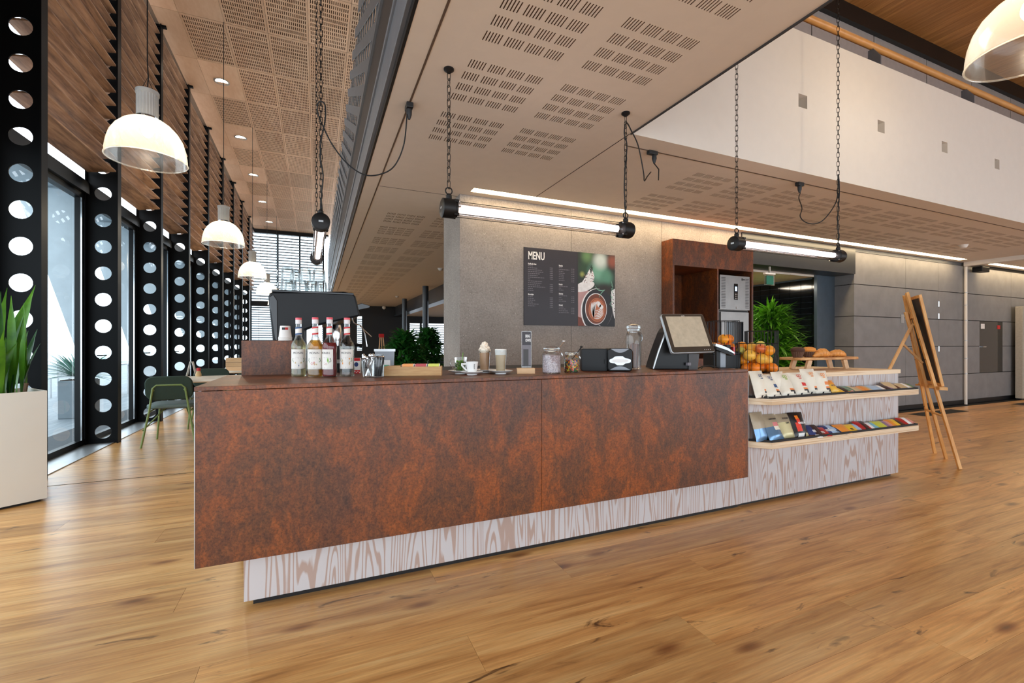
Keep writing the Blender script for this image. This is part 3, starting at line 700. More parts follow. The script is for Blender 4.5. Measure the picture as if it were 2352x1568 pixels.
# ---------------------------------------------------------------- end wall, blinds, dark seating area beyond the bar
ew = thing('wall_end', 'far end wall with blinds at the end of the window side', 'wall', (0, 20, 0), kind='structure')
MB().box((.27, 0, 0), (1.55, .2, 2.82)).box((1.75, 0, 0), (3.2, .2, 2.82)).box((1.55, 0, 2.35), (1.75, .2, 2.82)).box((1.55, 0, 0), (1.75, .2, .9)).build('dark_panel', 'dark_wall', ew)
MB().box((-2.4, 0, 0), (.3, .2, .7)).box((-2.4, 0, 5.6), (.43, .2, 6)).build('dado', 'mullion', ew)
def blind(name, label, x0, x1, z0, z1, y, step, tilt, posts, mat='blind_slat'):
    b_ = thing(name, label, 'blind', (x0, y, z0))
    m = MB(); n = int((z1-z0)/step)
    M0 = Matrix.Rotation(math.radians(tilt), 4, 'X')
    for i in range(n): m.box((0, -.048, -.002), (x1-x0, .048, .002), Matrix.Translation((0, 0, step*(i+.5))) @ M0)
    m.build('slats', mat, b_, kind='stuff')
    for p in posts: MB().tube([(p, -.05, 0), (p, -.05, z1-z0)], .006, 5).build('cord', 'cable_black', b_)
    return b_
w11 = thing('window_11', 'wide window with horizontal blinds at the far end', 'window', (-2.36, 20.05, 0), kind='structure')
for x in (0, .93, 1.72, 2.6): MB().box((x-.03, 0, .7), (x+.03, .08, 5.6)).build('mullion', 'mullion', w11)
MB().box((0, -.06, 2.66), (2.63, .08, 2.86)).box((0, -.1, 5.5), (2.7, .08, 5.68)).build('transom', 'mullion', w11)
MB().quad((0, .03, .7), (2.63, .03, .7), (2.63, .03, 5.6), (0, .03, 5.6)).build('pane', 'window_glass', w11)
blind('horizontal_blind', 'upper horizontal blind over the far end window', -2.32, .24, 2.88, 5.5, 19.94, .11, 36, (.3, .85, 1.4, 1.95, 2.3))
blind('horizontal_blind', 'lower horizontal blind below the transom of the far end window', -2.32, .24, .75, 2.64, 19.94, .09, 28, (.25, 1.2, 2.2))
w12 = thing('window_12', 'narrow window with blinds in the dark wall behind the coffee machine', 'window', (1.55, 20.05, .9), kind='structure')
MB().quad((0, .03, 0), (.2, .03, 0), (.2, .03, 1.45), (0, .03, 1.45)).build('pane', 'window_glass', w12)
blind('horizontal_blind', 'narrow blind in the dark wall behind the coffee machine', 1.55, 1.75, .9, 2.33, 19.94, .08, 26, ())
bk = tag(MB().box((3.12, 5.4, 2.42), (3.3, 20, 2.8)).box((3.06, 5.4, 2.36), (3.36, 20, 2.43)).build('ceiling_beam', 'dark_bulkhead'), 'dark metal bulkhead beam beyond the concrete wall', 'beam', kind='structure')
tag(MB().box((3.3, 5.3, 2.4), (9, 20, 2.46)).build('ceiling_back', 'ceiling_white'), 'pale lower ceiling of the back seating area', 'ceiling', kind='structure')
bw2 = thing('wall_back', 'dark back wall with a blind covered window behind the plants', 'wall', (3.2, 20, 0), kind='structure')
MB().box((0, 0, 0), (.55, .2, 2.46)).box((2.3, 0, 0), (6, .2, 2.46)).box((.55, 0, 2.1), (2.3, .2, 2.46)).box((.55, 0, 0), (2.3, .2, .7)).box((1.0, -.02, .7), (1.08, .1, 2.1)).build('dark_panel', 'dark_wall', bw2)
blind('horizontal_blind', 'bright blind behind the two leafy plants beyond the bar', 3.75, 5.5, .7, 2.1, 20.06, .08, 24, ())
for n_, (x, y) in enumerate(((2.87, 16.3), (2.78, 12.5))):
    c = thing('round_column', ['farther', 'nearer'][n_] + ' round dark steel column beyond the concrete wall', 'column', (x, y, 0), 0, 'round dark columns')
    MB().lathe([(.085, 0), (.085, 2.8)], 20).build('shaft', 'dark_bulkhead', c, True)
    MB().lathe([(.12, 0), (.12, .02)], 20).build('foot_ring', 'black_steel', c)

# ---------------------------------------------------------------- concrete core wall
cw = MB().box((1.405, 4.66, 0), (4.147, 5.3, 2.8)).build('wall_concrete', 'speckled_concrete'); tag(cw, 'speckled concrete wall carrying the menu board', 'wall', kind='structure')
for a, b_, z0, z1 in ((1.40, 2.775, 0, 2.8), (2.779, 4.147, 0, 2.8)):
    MB().box((a, 4.64, z0), (b_, 4.66, z1)).build('concrete_panel', 'speckled_concrete', cw, bevel=.002)
MB().box((1.40, 4.66, 0), (1.405, 5.3, 2.8)).build('side_panel', 'speckled_concrete', cw)
tag(MB().box((4.152, 4.64, 2.54), (5.78, 5.3, 2.8)).build('wall_concrete_upper', 'speckled_concrete'), 'speckled concrete strip above the rust cabinet', 'wall', kind='structure')
tag(MB().box((4.17, 5.16, 0), (5.8, 5.3, 2.535)).build('wall_behind_cabinet', 'dark_wall'), 'dark wall behind the rust cabinet', 'wall', kind='structure')

# menu board (flat print)
mb_ = thing('menu_board', 'dark menu board with white lettering and a coffee photograph', 'menu board', (2.152, 4.64, 1.411))
MW, MH = 1.245, .883
MB().box((0, -.012, 0), (MW, 0, MH)).build('board', 'board_black', mb_)
MB().box((.705, -.0135, 0), (.711, -.011, MH)).build('centre_joint', 'dark_grey_steel', mb_)
text('menu_heading', 'MENU', .125, 'text_white', mb_, (.05, -.0127, .752), sx=.62, bold=.0028)
def lines(x, z, head, n, wids, xp, skip=()):
    text('section_heading', head, .026, 'text_white', mb_, (x, -.0125, z), sx=.75, bold=.0008)
    m = MB()
    for i in range(n):
        zz = z - .0215*(i+1); wd = wids[i % len(wids)]
        xx = x
        while xx < x + wd: q = random.uniform(.012, .03); m.box((xx, -.0126, zz+.003), (min(xx+q, x+wd), -.012, zz+.0095)); xx += q + .006
        if i not in skip: m.box((xp, -.0126, zz-.005), (xp+.012, -.012, zz+.002)); m.box((xp+.017, -.0126, zz-.005), (xp+.04, -.012, zz+.002))
    m.build('menu_lines', 'text_grey', mb_, kind='stuff')
lines(.05, .690, 'Koffie & thee', 14, (.06, .12, .18, .2, .15, .12, .21, .03, .18, .17, .15, .22, .06, .07), .33, (7, 8))
lines(.05, .342, 'Broodjes', 6, (.06, .07, .09, .06, .14, .09), .33)
lines(.45, .695, 'Snacks', 8, (.05, .14, .06, .08, .07, .07, .07, .08), .62)
lines(.45, .475, 'Hartig', 3, (.12, .03, .06), .62)
lines(.45, .366, 'Salades', 4, (.11, .04, .05, .1), .62)
lines(.45, .232, 'Overig', 4, (.06, .09, .12, .14), .62)
ph = MB().quad((.711, -.0125, 0), (MW, -.0125, 0), (MW, -.0125, MH), (.711, -.0125, MH)).build('photo_print', 'photo_backdrop', mb_)
def clip_ell(cx, cz, rx, rz, y, mat, x0=.712, x1=MW-.001, z0=.001, z1=MH-.001, n=44, rot=0):
    pts = []
    for i in range(n):
        a = 2*PI*i/n; px, pz = rx*math.cos(a), rz*math.sin(a)
        pts.append((min(max(cx + px*math.cos(rot)-pz*math.sin(rot), x0), x1), y, min(max(cz + px*math.sin(rot)+pz*math.cos(rot), z0), z1)))
    MB().add(pts, [tuple(range(n))]).build('photo_shape', mat, ph)
def strip(pts, wd, y, mat):
    m = MB(); vs = []; k = len(pts)
    for i, (x, z) in enumerate(pts):
        a, b_ = pts[max(i-1, 0)], pts[min(i+1, k-1)]; dx, dz = b_[0]-a[0], b_[1]-a[1]; l = math.hypot(dx, dz) or 1; q = wd*(.25 + .75*math.sin(PI*(i+.3)/(k-.4)))
        for s_ in (-1, 1): vs.append((min(max(x - dz/l*q/2*s_, .712), MW-.001), y, min(max(z + dx/l*q/2*s_, .001), MH-.001)))
    m.add(vs, [(2*i, 2*i+1, 2*i+3, 2*i+2) for i in range(k-1)]).build('photo_shape', mat, ph)
def bez(a, b_, c, n=10): return [((1-t)**2*a[0]+2*t*(1-t)*b_[0]+t*t*c[0], (1-t)**2*a[1]+2*t*(1-t)*b_[1]+t*t*c[1]) for t in [i/n for i in range(n+1)]]
y_ = -.0127
MB().add([(.712, y_-.0002, .001), (.84, y_-.0002, .001), (.90, y_-.0002, .2), (.86, y_-.0002, .43), (.712, y_-.0002, .47)], [(0, 1, 2, 3, 4)]).build('photo_shape', 'photo_pink', ph)
MB().quad((.712, y_-.0003, .001), (.84, y_-.0003, .001), (.80, y_-.0003, .09), (.712, y_-.0003, .11)).build('photo_shape', 'photo_red', ph)
clip_ell(.80, .475, .15, .058, y_-.0004, 'photo_white', rot=.3)
MB().add([(.75, y_-.0005, .50), (.93, y_-.0005, .55), (.945, y_-.0005, .60), (.91, y_-.0005, .70), (.88, y_-.0005, .70), (.82, y_-.0005, .60)], [(0, 1, 2, 3, 4, 5)]).build('photo_shape', 'photo_white', ph)
for q in range(34): clip_ell(random.uniform(.78, .93), random.uniform(.52, .64), .006, .005, y_-.0006, 'photo_pink' if q % 2 else 'photo_dark', n=8)
for q in range(12): a = (random.uniform(.88, .92), random.uniform(.63, .70)); strip(bez(a, (a[0]-.01, a[1]+.03), (a[0]+random.uniform(-.04, .04), a[1]+.05)), .008, y_-.0006, 'photo_green')
clip_ell(.985, .185, .235, .275, y_-.0007, 'photo_white'); clip_ell(1.0, .185, .232, .272, y_-.0008, 'photo_dark'); clip_ell(1.14, .12, .17, .26, y_-.00085, 'photo_dark')
clip_ell(.968, .21, .158, .192, y_-.0009, 'photo_white'); clip_ell(.969, .21, .149, .182, y_-.001, 'photo_coffee')
clip_ell(.982, .198, .122, .145, y_-.0011, 'photo_crema'); clip_ell(.984, .20, .112, .134, y_-.00115, 'photo_coffee'); clip_ell(.984, .20, .106, .128, y_-.00118, 'photo_crema')
b0 = (.935, .10)
for i in range(5):
    t_ = i/4; strip(bez(b0, (.885 + .055*t_, .19+.06*t_), (.905 + .085*t_, .285 + .02*t_)), .019, y_-.0012, 'photo_white')
for i in range(6):
    t_ = i/5; strip(bez((b0[0]+.012*t_, b0[1]+.09*t_), (1.02+.01*t_, .07+.12*t_), (1.075-.012*t_, .16+.085*t_)), .012, y_-.0012, 'photo_white')
clip_ell(1.01, .265, .026, .038, y_-.0013, 'photo_white', rot=.3); clip_ell(1.042, .236, .03, .028, y_-.0013, 'photo_white', rot=-.5)
strip([(b0[0], b0[1]), (1.0, .19), (1.03, .24)], .006, y_-.0014, 'photo_crema')
MB().add([(1.19, y_-.0013, .44), (MW-.001, y_-.0013, .47), (MW-.001, y_-.0013, .1), (1.235, y_-.0013, .1), (1.195, y_-.0013, .26)], [(0, 1, 2, 3, 4)]).build('photo_shape', 'photo_white', ph)
for q in range(10): clip_ell(random.uniform(1.2, 1.24), random.uniform(.15, .42), .007, .006, y_-.0014, 'photo_dark', n=8)
strip(bez((.955, .49), (.99, .41), (1.1, .45)), .012, y_-.0016, 'photo_teal'); strip(bez((1.1, .45), (1.04, .42), (1.01, .35)), .011, y_-.0016, 'photo_teal')
for q in range(8): a = (1.22, random.uniform(.2, .5)); strip(bez(a, (a[0]-.02, a[1]+.03), (a[0]-random.uniform(.02, .07), a[1]+random.uniform(-.03, .08))), .008, y_-.0016, 'photo_teal')
strip([(1.005, .02), (1.03, -.02)], .012, y_-.0016, 'photo_white'); strip(bez((1.13, .02), (1.2, .1), (1.21, .2)), .004, y_-.0016, 'text_grey')

# rust-clad cabinet with blast chiller
cb = thing('cabinet', 'tall rust coloured cabinet standing against the concrete wall', 'cabinet', (4.15, 4.443, 0))
CW = 1.454
MB().box((0, 0, 0), (.03, .7, 2.535)).build('side_panel', 'rust_laminate', cb); MB().box((CW-.03, 0, 0), (CW, .7, 2.535)).build('side_panel', 'rust_laminate', cb)
MB().box((.03, 0, 2.2), (CW-.03, .7, 2.535)).build('top_panel', 'rust_laminate', cb)
MB().box((.03, .65, 0), (CW-.03, .69, 2.2)).build('back_panel', 'rust_laminate', cb)
MB().box((.775, .005, 0), (.8, .65, 2.2)).build('divider', 'rust_laminate', cb)
MB().box((.03, .01, 0), (.775, .65, 1.0)).build('lower_door', 'rust_laminate', cb)
fr = thing('blast_chiller', 'stainless steel upright chiller with vented control panel and glass door', 'chiller', (4.985, 4.455, 0))
MB().box((0, .03, 0), (.565, .6, 2.13)).build('body', 'stainless', fr, bevel=.004)
hd = MB().box((0, 0, 1.66), (.565, .03, 2.13)).build('control_panel', 'stainless', fr, bevel=.003)
m = MB()
for i in range(20):
    z = 1.69 + i*.021
    m.box((.025, -.002, z), (.1, .0, z+.008)); m.box((.48, -.002, z), (.545, 0, z+.008))
m.build('vent_slots', 'dark_grey_steel', hd, kind='stuff')
MB().box((.26, -.004, 1.8), (.33, 0, 2.02)).build('display', 'black_gloss', hd); MB().box((.277, -.005, 1.92), (.313, -.004, 1.98)).build('digits', 'display_glow', hd)
m = MB()
for i in range(3):
    for j in range(2): m.lathe([(.006, 0), (.006, .001)], 8, (.284+.024*j, 0, 0), M=Matrix.Translation((0, -.005, 1.82+.028*i)) @ Matrix.Rotation(PI/2, 4, 'X') )
m.build('buttons', 'text_white', hd, kind='stuff')
MB().box((.405, -.003, 2.07), (.43, 0, 2.1)).box((.435, -.003, 2.075), (.47, 0, 2.092)).build('maker_mark', 'dark_grey_steel', hd)
MB().torus(Matrix.Translation((.3, -.003, 1.69)) @ Matrix.Rotation(PI/2, 4, 'X'), .01, .003).build('lock', 'chrome', hd, True)
dr = MB().box((.015, 0, .9), (.12, .03, 1.63)).box((.44, 0, .9), (.545, .03, 1.63)).box((.12, 0, 1.5), (.44, .03, 1.63)).box((.12, 0, .9), (.44, .03, 1.0)).build('door', 'stainless', fr)
MB().box((.12, .012, 1.0), (.44, .018, 1.5)).build('door_glass', 'oven_glass', dr)
MB().box((.12, -.002, 1.49), (.44, .02, 1.5)).box((.12, -.002, 1.0), (.128, .02, 1.5)).box((.432, -.002, 1.0), (.44, .02, 1.5)).build('gasket', 'black_plastic', dr)
MB().box((.02, .02, 1.635), (.54, .03, 1.655)).build('gap_shadow', 'black_plastic', fr)

# bulkhead over the passage, jamb, reveal and grey panel wall
tag(MB().box((5.605, 4.62, 2.44), (8.25, 4.64, 2.8)).box((5.605, 4.62, 2.36), (8.25, 4.96, 2.44)).build('trim_4', 'dark_bulkhead'), 'dark metal bulkhead above the passage opening', 'bulkhead', kind='structure')
tag(MB().box((7.78, 4.95, 0), (8.25, 5.0, 2.44)).build('trim_5', 'jamb_steel'), 'smooth dark jamb right of the passage opening', 'jamb', kind='structure')
gw = MB().box((8.262, 4.665, 0), (16, 5.2, 2.8)).build('wall_right', 'dark_void'); tag(gw, 'grey panelled wall with thin dark joints behind the easel', 'wall', kind='structure')
rows = [(.085, .592), (.604, 1.14), (1.152, 1.655), (1.667, 2.19), (2.202, 2.735)]
seams = [8.25, 9.76, 10.85, 11.842, 13.75, 16]
for i, (a, b_) in enumerate(zip(seams, seams[1:])):
    for j, (z0, z1) in enumerate(rows):
        if i == 3 and j in (1, 2):
            for p, q in ((a, 12.408), (13.38, b_)): MB().box((p+.002, 4.64, z0), (q-.002, 4.665, z1)).build('wall_panel', 'grey_board', gw)
        else: MB().box((a+.003, 4.64, z0), (b_-.003, 4.665, z1)).build('wall_panel', 'grey_board', gw, bevel=.001)
for (z0, z1) in rows: MB().box((8.25, 4.643, z0), (8.262, 4.96, z1 if z1 < 2.7 else 2.44)).build('reveal_panel', 'grey_board', gw)
MB().box((8.25, 4.66, 0), (16, 4.668, .085)).build('skirting', 'black_paint', gw)
m = MB()
for i in range(5): m.box((8.26, 4.628, 2.74+i*.011), (11.8, 4.64, 2.745+i*.011))
m.build('air_grille', 'grey_steel', gw)
d1 = thing('door_1', 'flush dark glass panel set in the grey wall', 'door', (12.408, 4.64, .604), kind='structure')
MB().box((0, .005, 0), (.972, .02, 1.05)).build('glass_panel', 'door_glass', d1)
MB().box((.06, -.002, .9), (.2, .005, 1.0)).build('notice', 'paper_white', d1); MB().box((.75, -.002, .9), (.86, .005, .98)).box((.77, -.003, .92), (.84, .005, .96)).build('red_notice', 'text_red', d1); MB().box((.07, -.03, .52), (.2, .0, .535)).build('handle', 'chrome', d1)
hg = thing('door_2', 'flush grey door with lever handle and white closer plate', 'door', (9.76, 4.64, 0), kind='structure')
MB().box((-.16, -.012, 1.57), (-.07, 0, 1.72)).build('reader_plate', 'aluminium', hg)
MB().tube([(.1, 0, 1.1), (.1, -.05, 1.1), (.24, -.05, 1.1)], .012, 8).lathe([(.03, 0), (.03, .008)], 14, M=Matrix.Translation((.1, 0, 1.1)) @ Matrix.Rotation(PI/2, 4, 'X')).build('lever', 'chrome', hg, True)
for z in (1.95, 1.72, 1.1): MB().tube([(1.09, -.006, z-.05), (1.09, -.006, z+.05)], .01, 8).build('hinge', 'chrome', hg)
t = thing('pole', 'slim white pole with collars in front of the grey wall', 'pole', (11.76, 4.6, 0))
MB().tube([(0, 0, 0), (0, 0, 2.8)], .024, 14).build('shaft', 'white_paint', t, True)
for z in (.6, .9, 1.25, 1.65, 1.95, 2.2): MB().lathe([(.029, z), (.029, z+.012)], 14).build('collar', 'aluminium', t, True)
tag(MB().box((11.68, -1, 2.72), (11.82, 4.6, 2.8)).box((11.86, -1, 2.77), (12.2, 4.5, 2.8)).build('trim_6', 'white_paint'), 'white sliding wall track under the ceiling, meeting the white pole', 'track', kind='structure')
tag(MB().box((12.0, 4.45, 2.62), (12.3, 4.6, 2.72)).build('door_sensor', 'charcoal_plastic', bevel=.01), 'small dark door sensor box under the right light strip', 'sensor')
ac = thing('acoustic_screen', 'beige fabric covered partition at the right edge', 'screen', (13.72, 4.45, 0))
MB().box((0, 0, .03), (2, .12, 1.99)).build('panel', 'acoustic', ac, bevel=.01); MB().box((0, .02, 0), (2, .1, .03)).build('foot', 'black_plastic', ac)

# passage behind the opening: black tiles, pale ceiling, exit sign
pw = MB().box((7.83, 5.0, 0), (7.95, 9.2, 2.44)).build('wall_tiled', 'grout'); tag(pw, 'black glazed tile wall inside the passage', 'wall', kind='structure')
tl = MB().box((.0, .003, .003), (.018, .193, .097)).mesh('tile', 'tile_black'); ex = MB(); cnt = 0
for i in range(21):
    for j in range(23):
        y, z = 5.055 - .0 + .1965*i, .02 + .099*j + .012
        if cnt < 300 and z > .78 and i < 19: obj('tile', tl, pw, loc=(7.812, y, z)); cnt += 1
        else: ex.box((7.812, y+.003, z+.003), (7.83, y+.193, z+.097))
ex.build('tile_rows', 'tile_black', pw, kind='stuff')
MB().box((7.812, 5.0, 0), (7.83, 5.05, 2.35)).build('corner_tile_strip', 'tile_black', pw)
tag(MB().box((5.25, 4.7, -.03), (7.82, 9.2, -.001)).build('floor_passage', 'bamboo'), 'pale wooden floor inside the passage', 'floor', kind='structure')
tag(MB().box((5.2, 9.2, 0), (8, 9.3, 2.44)).box((5.15, 5.3, 0), (5.25, 9.3, 2.44)).build('wall_passage', 'dark_wall'), 'dark walls closing the passage behind the palm', 'wall', kind='structure')
cp = MB().box((5.25, 5.0, 2.345), (7.83, 9.2, 2.4)).build('ceiling_passage', 'ceiling_white'); tag(cp, 'pale tiled ceiling inside the passage', 'ceiling', kind='structure')
for i in range(4):
    for j in range(7): MB().box((5.26+.64*i, 5.0+.6*j, 2.335), (5.26+.64*i+.63, 5.0+.6*j+.59, 2.346)).build('ceiling_panel', 'ceiling_white', cp)
pl = thing('passage_light', 'flat square light panel in the passage ceiling', 'ceiling light', (6.7, 6.0, 2.335))
MB().box((-.3, -.3, -.012), (.3, .3, 0)).build('frame', 'white_paint', pl); MB().box((-.28, -.28, -.014), (.28, .28, -.012)).build('diffuser', 'downlight_glow', pl)
xs_ = P(1757, 624, d=6.6)
es = thing('exit_sign', 'hanging green emergency sign in a clear frame inside the passage', 'sign', (xs_.x, xs_.y, 2.06))
MB().box((0, 0, .0), (.215, .012, .17)).build('acrylic_plate', 'acrylic', es); MB().box((.03, -.003, .01), (.18, .0, .14)).build('green_field', 'sign_green', es)
MB().box((0, -.01, .158), (.215, .03, .18)).build('light_bar', 'text_white', es); MB().box((.1, .0, .18), (.12, .02, .275)).build('hanger', 'aluminium', es)
# smoke detectors and spots on the low ceiling
for n_, (u, v_, lab) in enumerate(((1012, 616, 'white smoke detector on the ceiling left of the concrete wall'), (912, 680, 'small white detector on the ceiling near the dark wall'), (2213, 562, 'white detector on the ceiling above the easel'))):
    p = P(u, v_, z=2.8)
    d = thing('smoke_detector', lab, 'detector', (p.x, p.y, 2.8)); MB().lathe([(.055, 0), (.055, -.02), (.035, -.05), (.0, -.055)], 18, cap0=False, cap1=False).build('dome', 'white_paint', d, True); MB().lathe([(.065, -.008), (.065, 0)], 18).build('base', 'white_paint', d)
p = P(882, 706, y=19.9); d = thing('wall_spot', 'round pale lamp high on the dark wall behind the machine', 'lamp', (p.x, 19.9, p.z)); MB().ball((0, 0, 0), .08).build('globe', 'white_paint', d, True); MB().box((-.03, .0, -.03), (.03, .1, .03)).build('mount', 'black_plastic', d)
# ---------------------------------------------------------------- pendants
def pendant(label, x, y, zrim, ztop, R=.28, group='bell shaded pendant lamps'):
    t = thing('pendant_lamp', label, 'lamp', (x, y, zrim), 0, group); s = R/.28
    prof = [(.28, 0), (.278, .05), (.268, .12), (.248, .19), (.215, .25), (.165, .305), (.12, .335), (.078, .35)]
    pin = [(r-.004, z-.003 if i else z) for i, (r, z) in enumerate(prof)]
    MB().lathe([(r*s, z*s) for r, z in prof], 56, cap0=False, cap1=False).build('shade', 'shade_acrylic', t, 60)
    MB().torus(Matrix(), .28*s, .006*s, 48, 6).build('shade_rim', 'shade_acrylic', t, 60)
    MB().lathe([(.078*s, .347*s), (.078*s, .365*s)], 28).build('collar', 'chrome', t, True)
    MB().lathe([(.074*s, .365*s), (.074*s, .56*s)], 48, flute=(.03, 24)).build('gear_housing', 'lamp_grey', t, True)
    MB().lathe([(.082*s, .555*s), (.082*s, .585*s), (.05*s, .6*s)], 28).build('housing_cap', 'lamp_grey', t, True)
    MB().tube([(0, 0, .6*s), (.006, .0, .7*s), (0, 0, .85*s), (0, 0, ztop-zrim)], .0045, 6).build('cable', 'cable_black', t)
    MB().tube([(-.04, 0, .6*s), (0, 0, .7*s), (.04, 0, .6*s)], .003, 5).build('hanger_wire', 'cable_black', t)
    MB().ball((0, 0, .26*s), .045*s, 14, 10, (1, 1, 1.4)).build('bulb', 'bulb_light', t, True)
    l = bpy.data.lights.new('bulb_glow', 'POINT'); l.energy = 26; l.color = (1, .84, .62); l.shadow_soft_size = .06
    lo = bpy.data.objects.new('bulb_glow', l); C.objects.link(lo); lo.parent = t; lo.location = (0, 0, .17*s)
    return t
PN = [('nearest bell shaded glass pendant before the wooden louvres', 4.73), ('second bell shaded glass pendant along the louvres', 8.12), ('third bell shaded glass pendant along the louvres', 11.49), ('fourth bell shaded pendant, just above the coffee machine', 14.67), ('farthest bell shaded pendant, half hidden behind the coffee machine', 18.0)]
PV = [2.75, 2.72, 2.66, 2.6, 2.56]
for (lab, y), z in zip(PN, PV): pendant(lab, -1.32, y, z, zr(y))
pendant('large bell shaded pendant cut off by the upper right corner', 4.915, 1.55, 3.37, 6.69, .36)
d = thing('downlight', 'recessed downlight in the brown wooden ceiling beside the big pendant', 'downlight', (7.45, 2.52, 6.69)); MB().lathe([(.1, -.002), (.1, .004)], 20).build('lens', 'downlight_glow', d); MB().lathe([(.125, -.004), (.1, -.005), (.1, .01)], 20, cap0=False, cap1=False).build('ring', 'aluminium', d)

# ---------------------------------------------------------------- industrial tube lamps on chains
def chain(p, q, link=.052, r=.0023):
    p, q = Vector(p), Vector(q); L = (q-p).length; n = max(1, round(L/(link*.78))); st = L/n; m = MB(); d = (q-p).normalized()
    M0 = d.to_track_quat('Z', 'Y').to_matrix().to_4x4()
    for i in range(n):
        c = p + d*(st*(i+.5)); M = Matrix.Translation(c) @ M0 @ Matrix.Rotation(PI/2*(i % 2) + .3, 4, 'Z') @ Matrix.Rotation(PI/2, 4, 'X')
        pts = []
        for j in range(10):
            a = 2*PI*j/10; pts.append(M @ Vector((.0105*math.cos(a), .013*math.sin(a) + (link/2-.013)*(1 if math.sin(a) > 0 else -1 if math.sin(a) < 0 else 0), 0)))
        m.tube(pts, r, 4, closed=True)
    return m
def tube_lamp(label, a, b_, chains, group='industrial tube lamps'):
    a, b_ = Vector(a), Vector(b_); L = (b_-a).length; rz = math.atan2(b_.y-a.y, b_.x-a.x)
    t = thing('tube_lamp', label, 'tube lamp', a, rz, group)
    A = Matrix.Rotation(PI/2, 4, 'Y')
    for s_, x in ((-1, 0), (1, L)):
        c = MB().lathe([(.046, -.045), (.056, -.04), (.056, .03), (.05, .034), (.05, .045)], 28, M=Matrix.Translation((x, 0, 0)) @ A).build('end_cap', 'black_iron', t, True)
        m = MB()
        for k in range(4):
            an = PI/4 + PI/2*k; yy, zz = .054*math.cos(an), .054*math.sin(an)
            m.lathe([(.009, -.014), (.009, .014)], 8, M=Matrix.Translation((x - s_*.035, yy, zz)) @ A)
        m.build('clamp_bolts', 'black_iron', c, kind='stuff')
        m = MB()
        for k in range(4):
            an = PI/4 + PI/2*k; m.ball((x - s_*.052, .055*math.cos(an), .055*math.sin(an)), .006, 6, 4)
        m.build('bolt_heads', 'chrome', c, kind='stuff')
        MB().lathe([(.018, .05), (.018, .075), (.01, .085)], 10, (x, 0, 0)).build('gland', 'black_iron', c)
        MB().torus(Matrix.Translation((x, 0, .102)) @ Matrix.Rotation(PI/2, 4, 'X'), .02, .004, 14, 5).build('hook_ring', 'black_iron', c, True)
    MB().box((-.0466, -.014, -.006), (-.0458, .014, .006)).build('type_plate', 'silver_trim', t)
    MB().lathe([(.039, .04), (.039, L-.04)], 28, cap0=False, cap1=False, M=A).build('glass_tube', 'lamp_glass', t, True)
    MB().lathe([(.021, .075), (.021, L-.075)], 18, (0, -.008, 0), M=A).build('fluorescent_tube', 'tube_light', t, True)
    MB().box((.05, .012, -.018), (L-.05, .022, .018)).build('reflector', 'white_paint', t)
    for k in range(4):
        an = PI/4 + PI/2*k; m = MB(); m.tube([(.03, .05*math.cos(an), .05*math.sin(an)), (L-.03, .05*math.cos(an), .05*math.sin(an))], .0022, 5)
        m.build('guard_rod', 'black_iron', t)
    for x, h in chains: chain((x, 0, .12), (x, 0, h)).build('chain', 'black_iron', t)
    return t
ZL = 1.987
t1 = tube_lamp('tube lamp hanging in front of the concrete wall above the menu', (.705, 2.555, ZL), (1.966, 2.555, ZL), ((0, .79), (1.261, .79)))
for x in (0, 1.261): MB().lathe([(.0, .813), (.03, .813), (.03, .805), (.012, .79), (0, .79)], 20, (x, 0, 0), False, False).build('ceiling_rose', 'black_iron', t1, True)
t2 = tube_lamp('tube lamp hanging in front of the passage and cabinet', (3.037, 2.555, ZL), (4.308, 2.555, ZL), ((0, 4.7), (1.271, 4.7)))
t3 = tube_lamp('tube lamp hanging end on above the coffee machine', (.022, 3.19, ZL), (-.005, 4.55, ZL), ((0, 4.3), (1.36, 4.27)))
def cable(label, pts, plug=None, r=.0045, ax='x'):
    # smooth the given points with a Catmull-Rom pass
    pts = [Vector(p) for p in pts]; out = []; q = [pts[0]] + pts + [pts[-1]]
    for i in range(1, len(q)-2):
        for k in range(7):
            s = k/7; a, b_, c, d = q[i-1], q[i], q[i+1], q[i+2]
            out.append(.5*((2*b_) + (c-a)*s + (2*a-5*b_+4*c-d)*s*s + (3*b_-a-3*c+d)*s**3))
    out.append(pts[-1])
    t = thing('lamp_cable', label, 'cable', pts[0])
    MB().tube([p - pts[0] for p in out], r, 7).build('cord', 'cable_black', t, True)
    if plug:
        o = Vector(plug) - pts[0]
        MB().box((o.x-(.04 if ax == 'x' else .022), o.y-(.022 if ax == 'x' else .04), o.z-.035), (o.x+(.04 if ax == 'x' else .022), o.y+(.022 if ax == 'x' else .04), o.z)).build('track_adapter', 'plug_black', t, bevel=.004)
        MB().lathe([(.02, -.035), (.018, -.07), (.008, -.1)], 12, o, True, True).build('plug', 'plug_black', t, True)
    return t
Yc = 2.555
cable('black cable looping from the track to the tube lamp over the menu', [P(1495, 395, y=2.8), P(1487, 405, y=2.78), P(1480, 415, y=2.75), P(1478, 395, y=2.7), P(1466, 335, y=2.65), P(1450, 300, y=2.6), P(1439, 282, y=2.56), P(1434, 305, y=Yc), P(1440, 335, y=Yc), P(1436, 385, y=Yc), P(1434, 430, y=Yc), P(1436, 470, y=Yc), P(1437, 505, y=Yc)])
tk = thing('track_plug', 'black plug on the ceiling track right of the menu lamp', 'plug', (2.561, 2.975, 2.8))
MB().box((-.045, -.02, -.03), (.045, .02, 0)).build('adapter', 'plug_black', tk, bevel=.004); MB().lathe([(.018, -.03), (.02, -.06), (.008, -.1)], 12, (.02, 0, 0)).build('plug', 'plug_black', tk, True)
MB().tube([(.02, 0, -.1), (.015, -.06, -.17), (-.05, -.13, -.29)], .0045, 6).build('lead', 'cable_black', tk, True)
pt = (4.408, 2.975, 2.8)
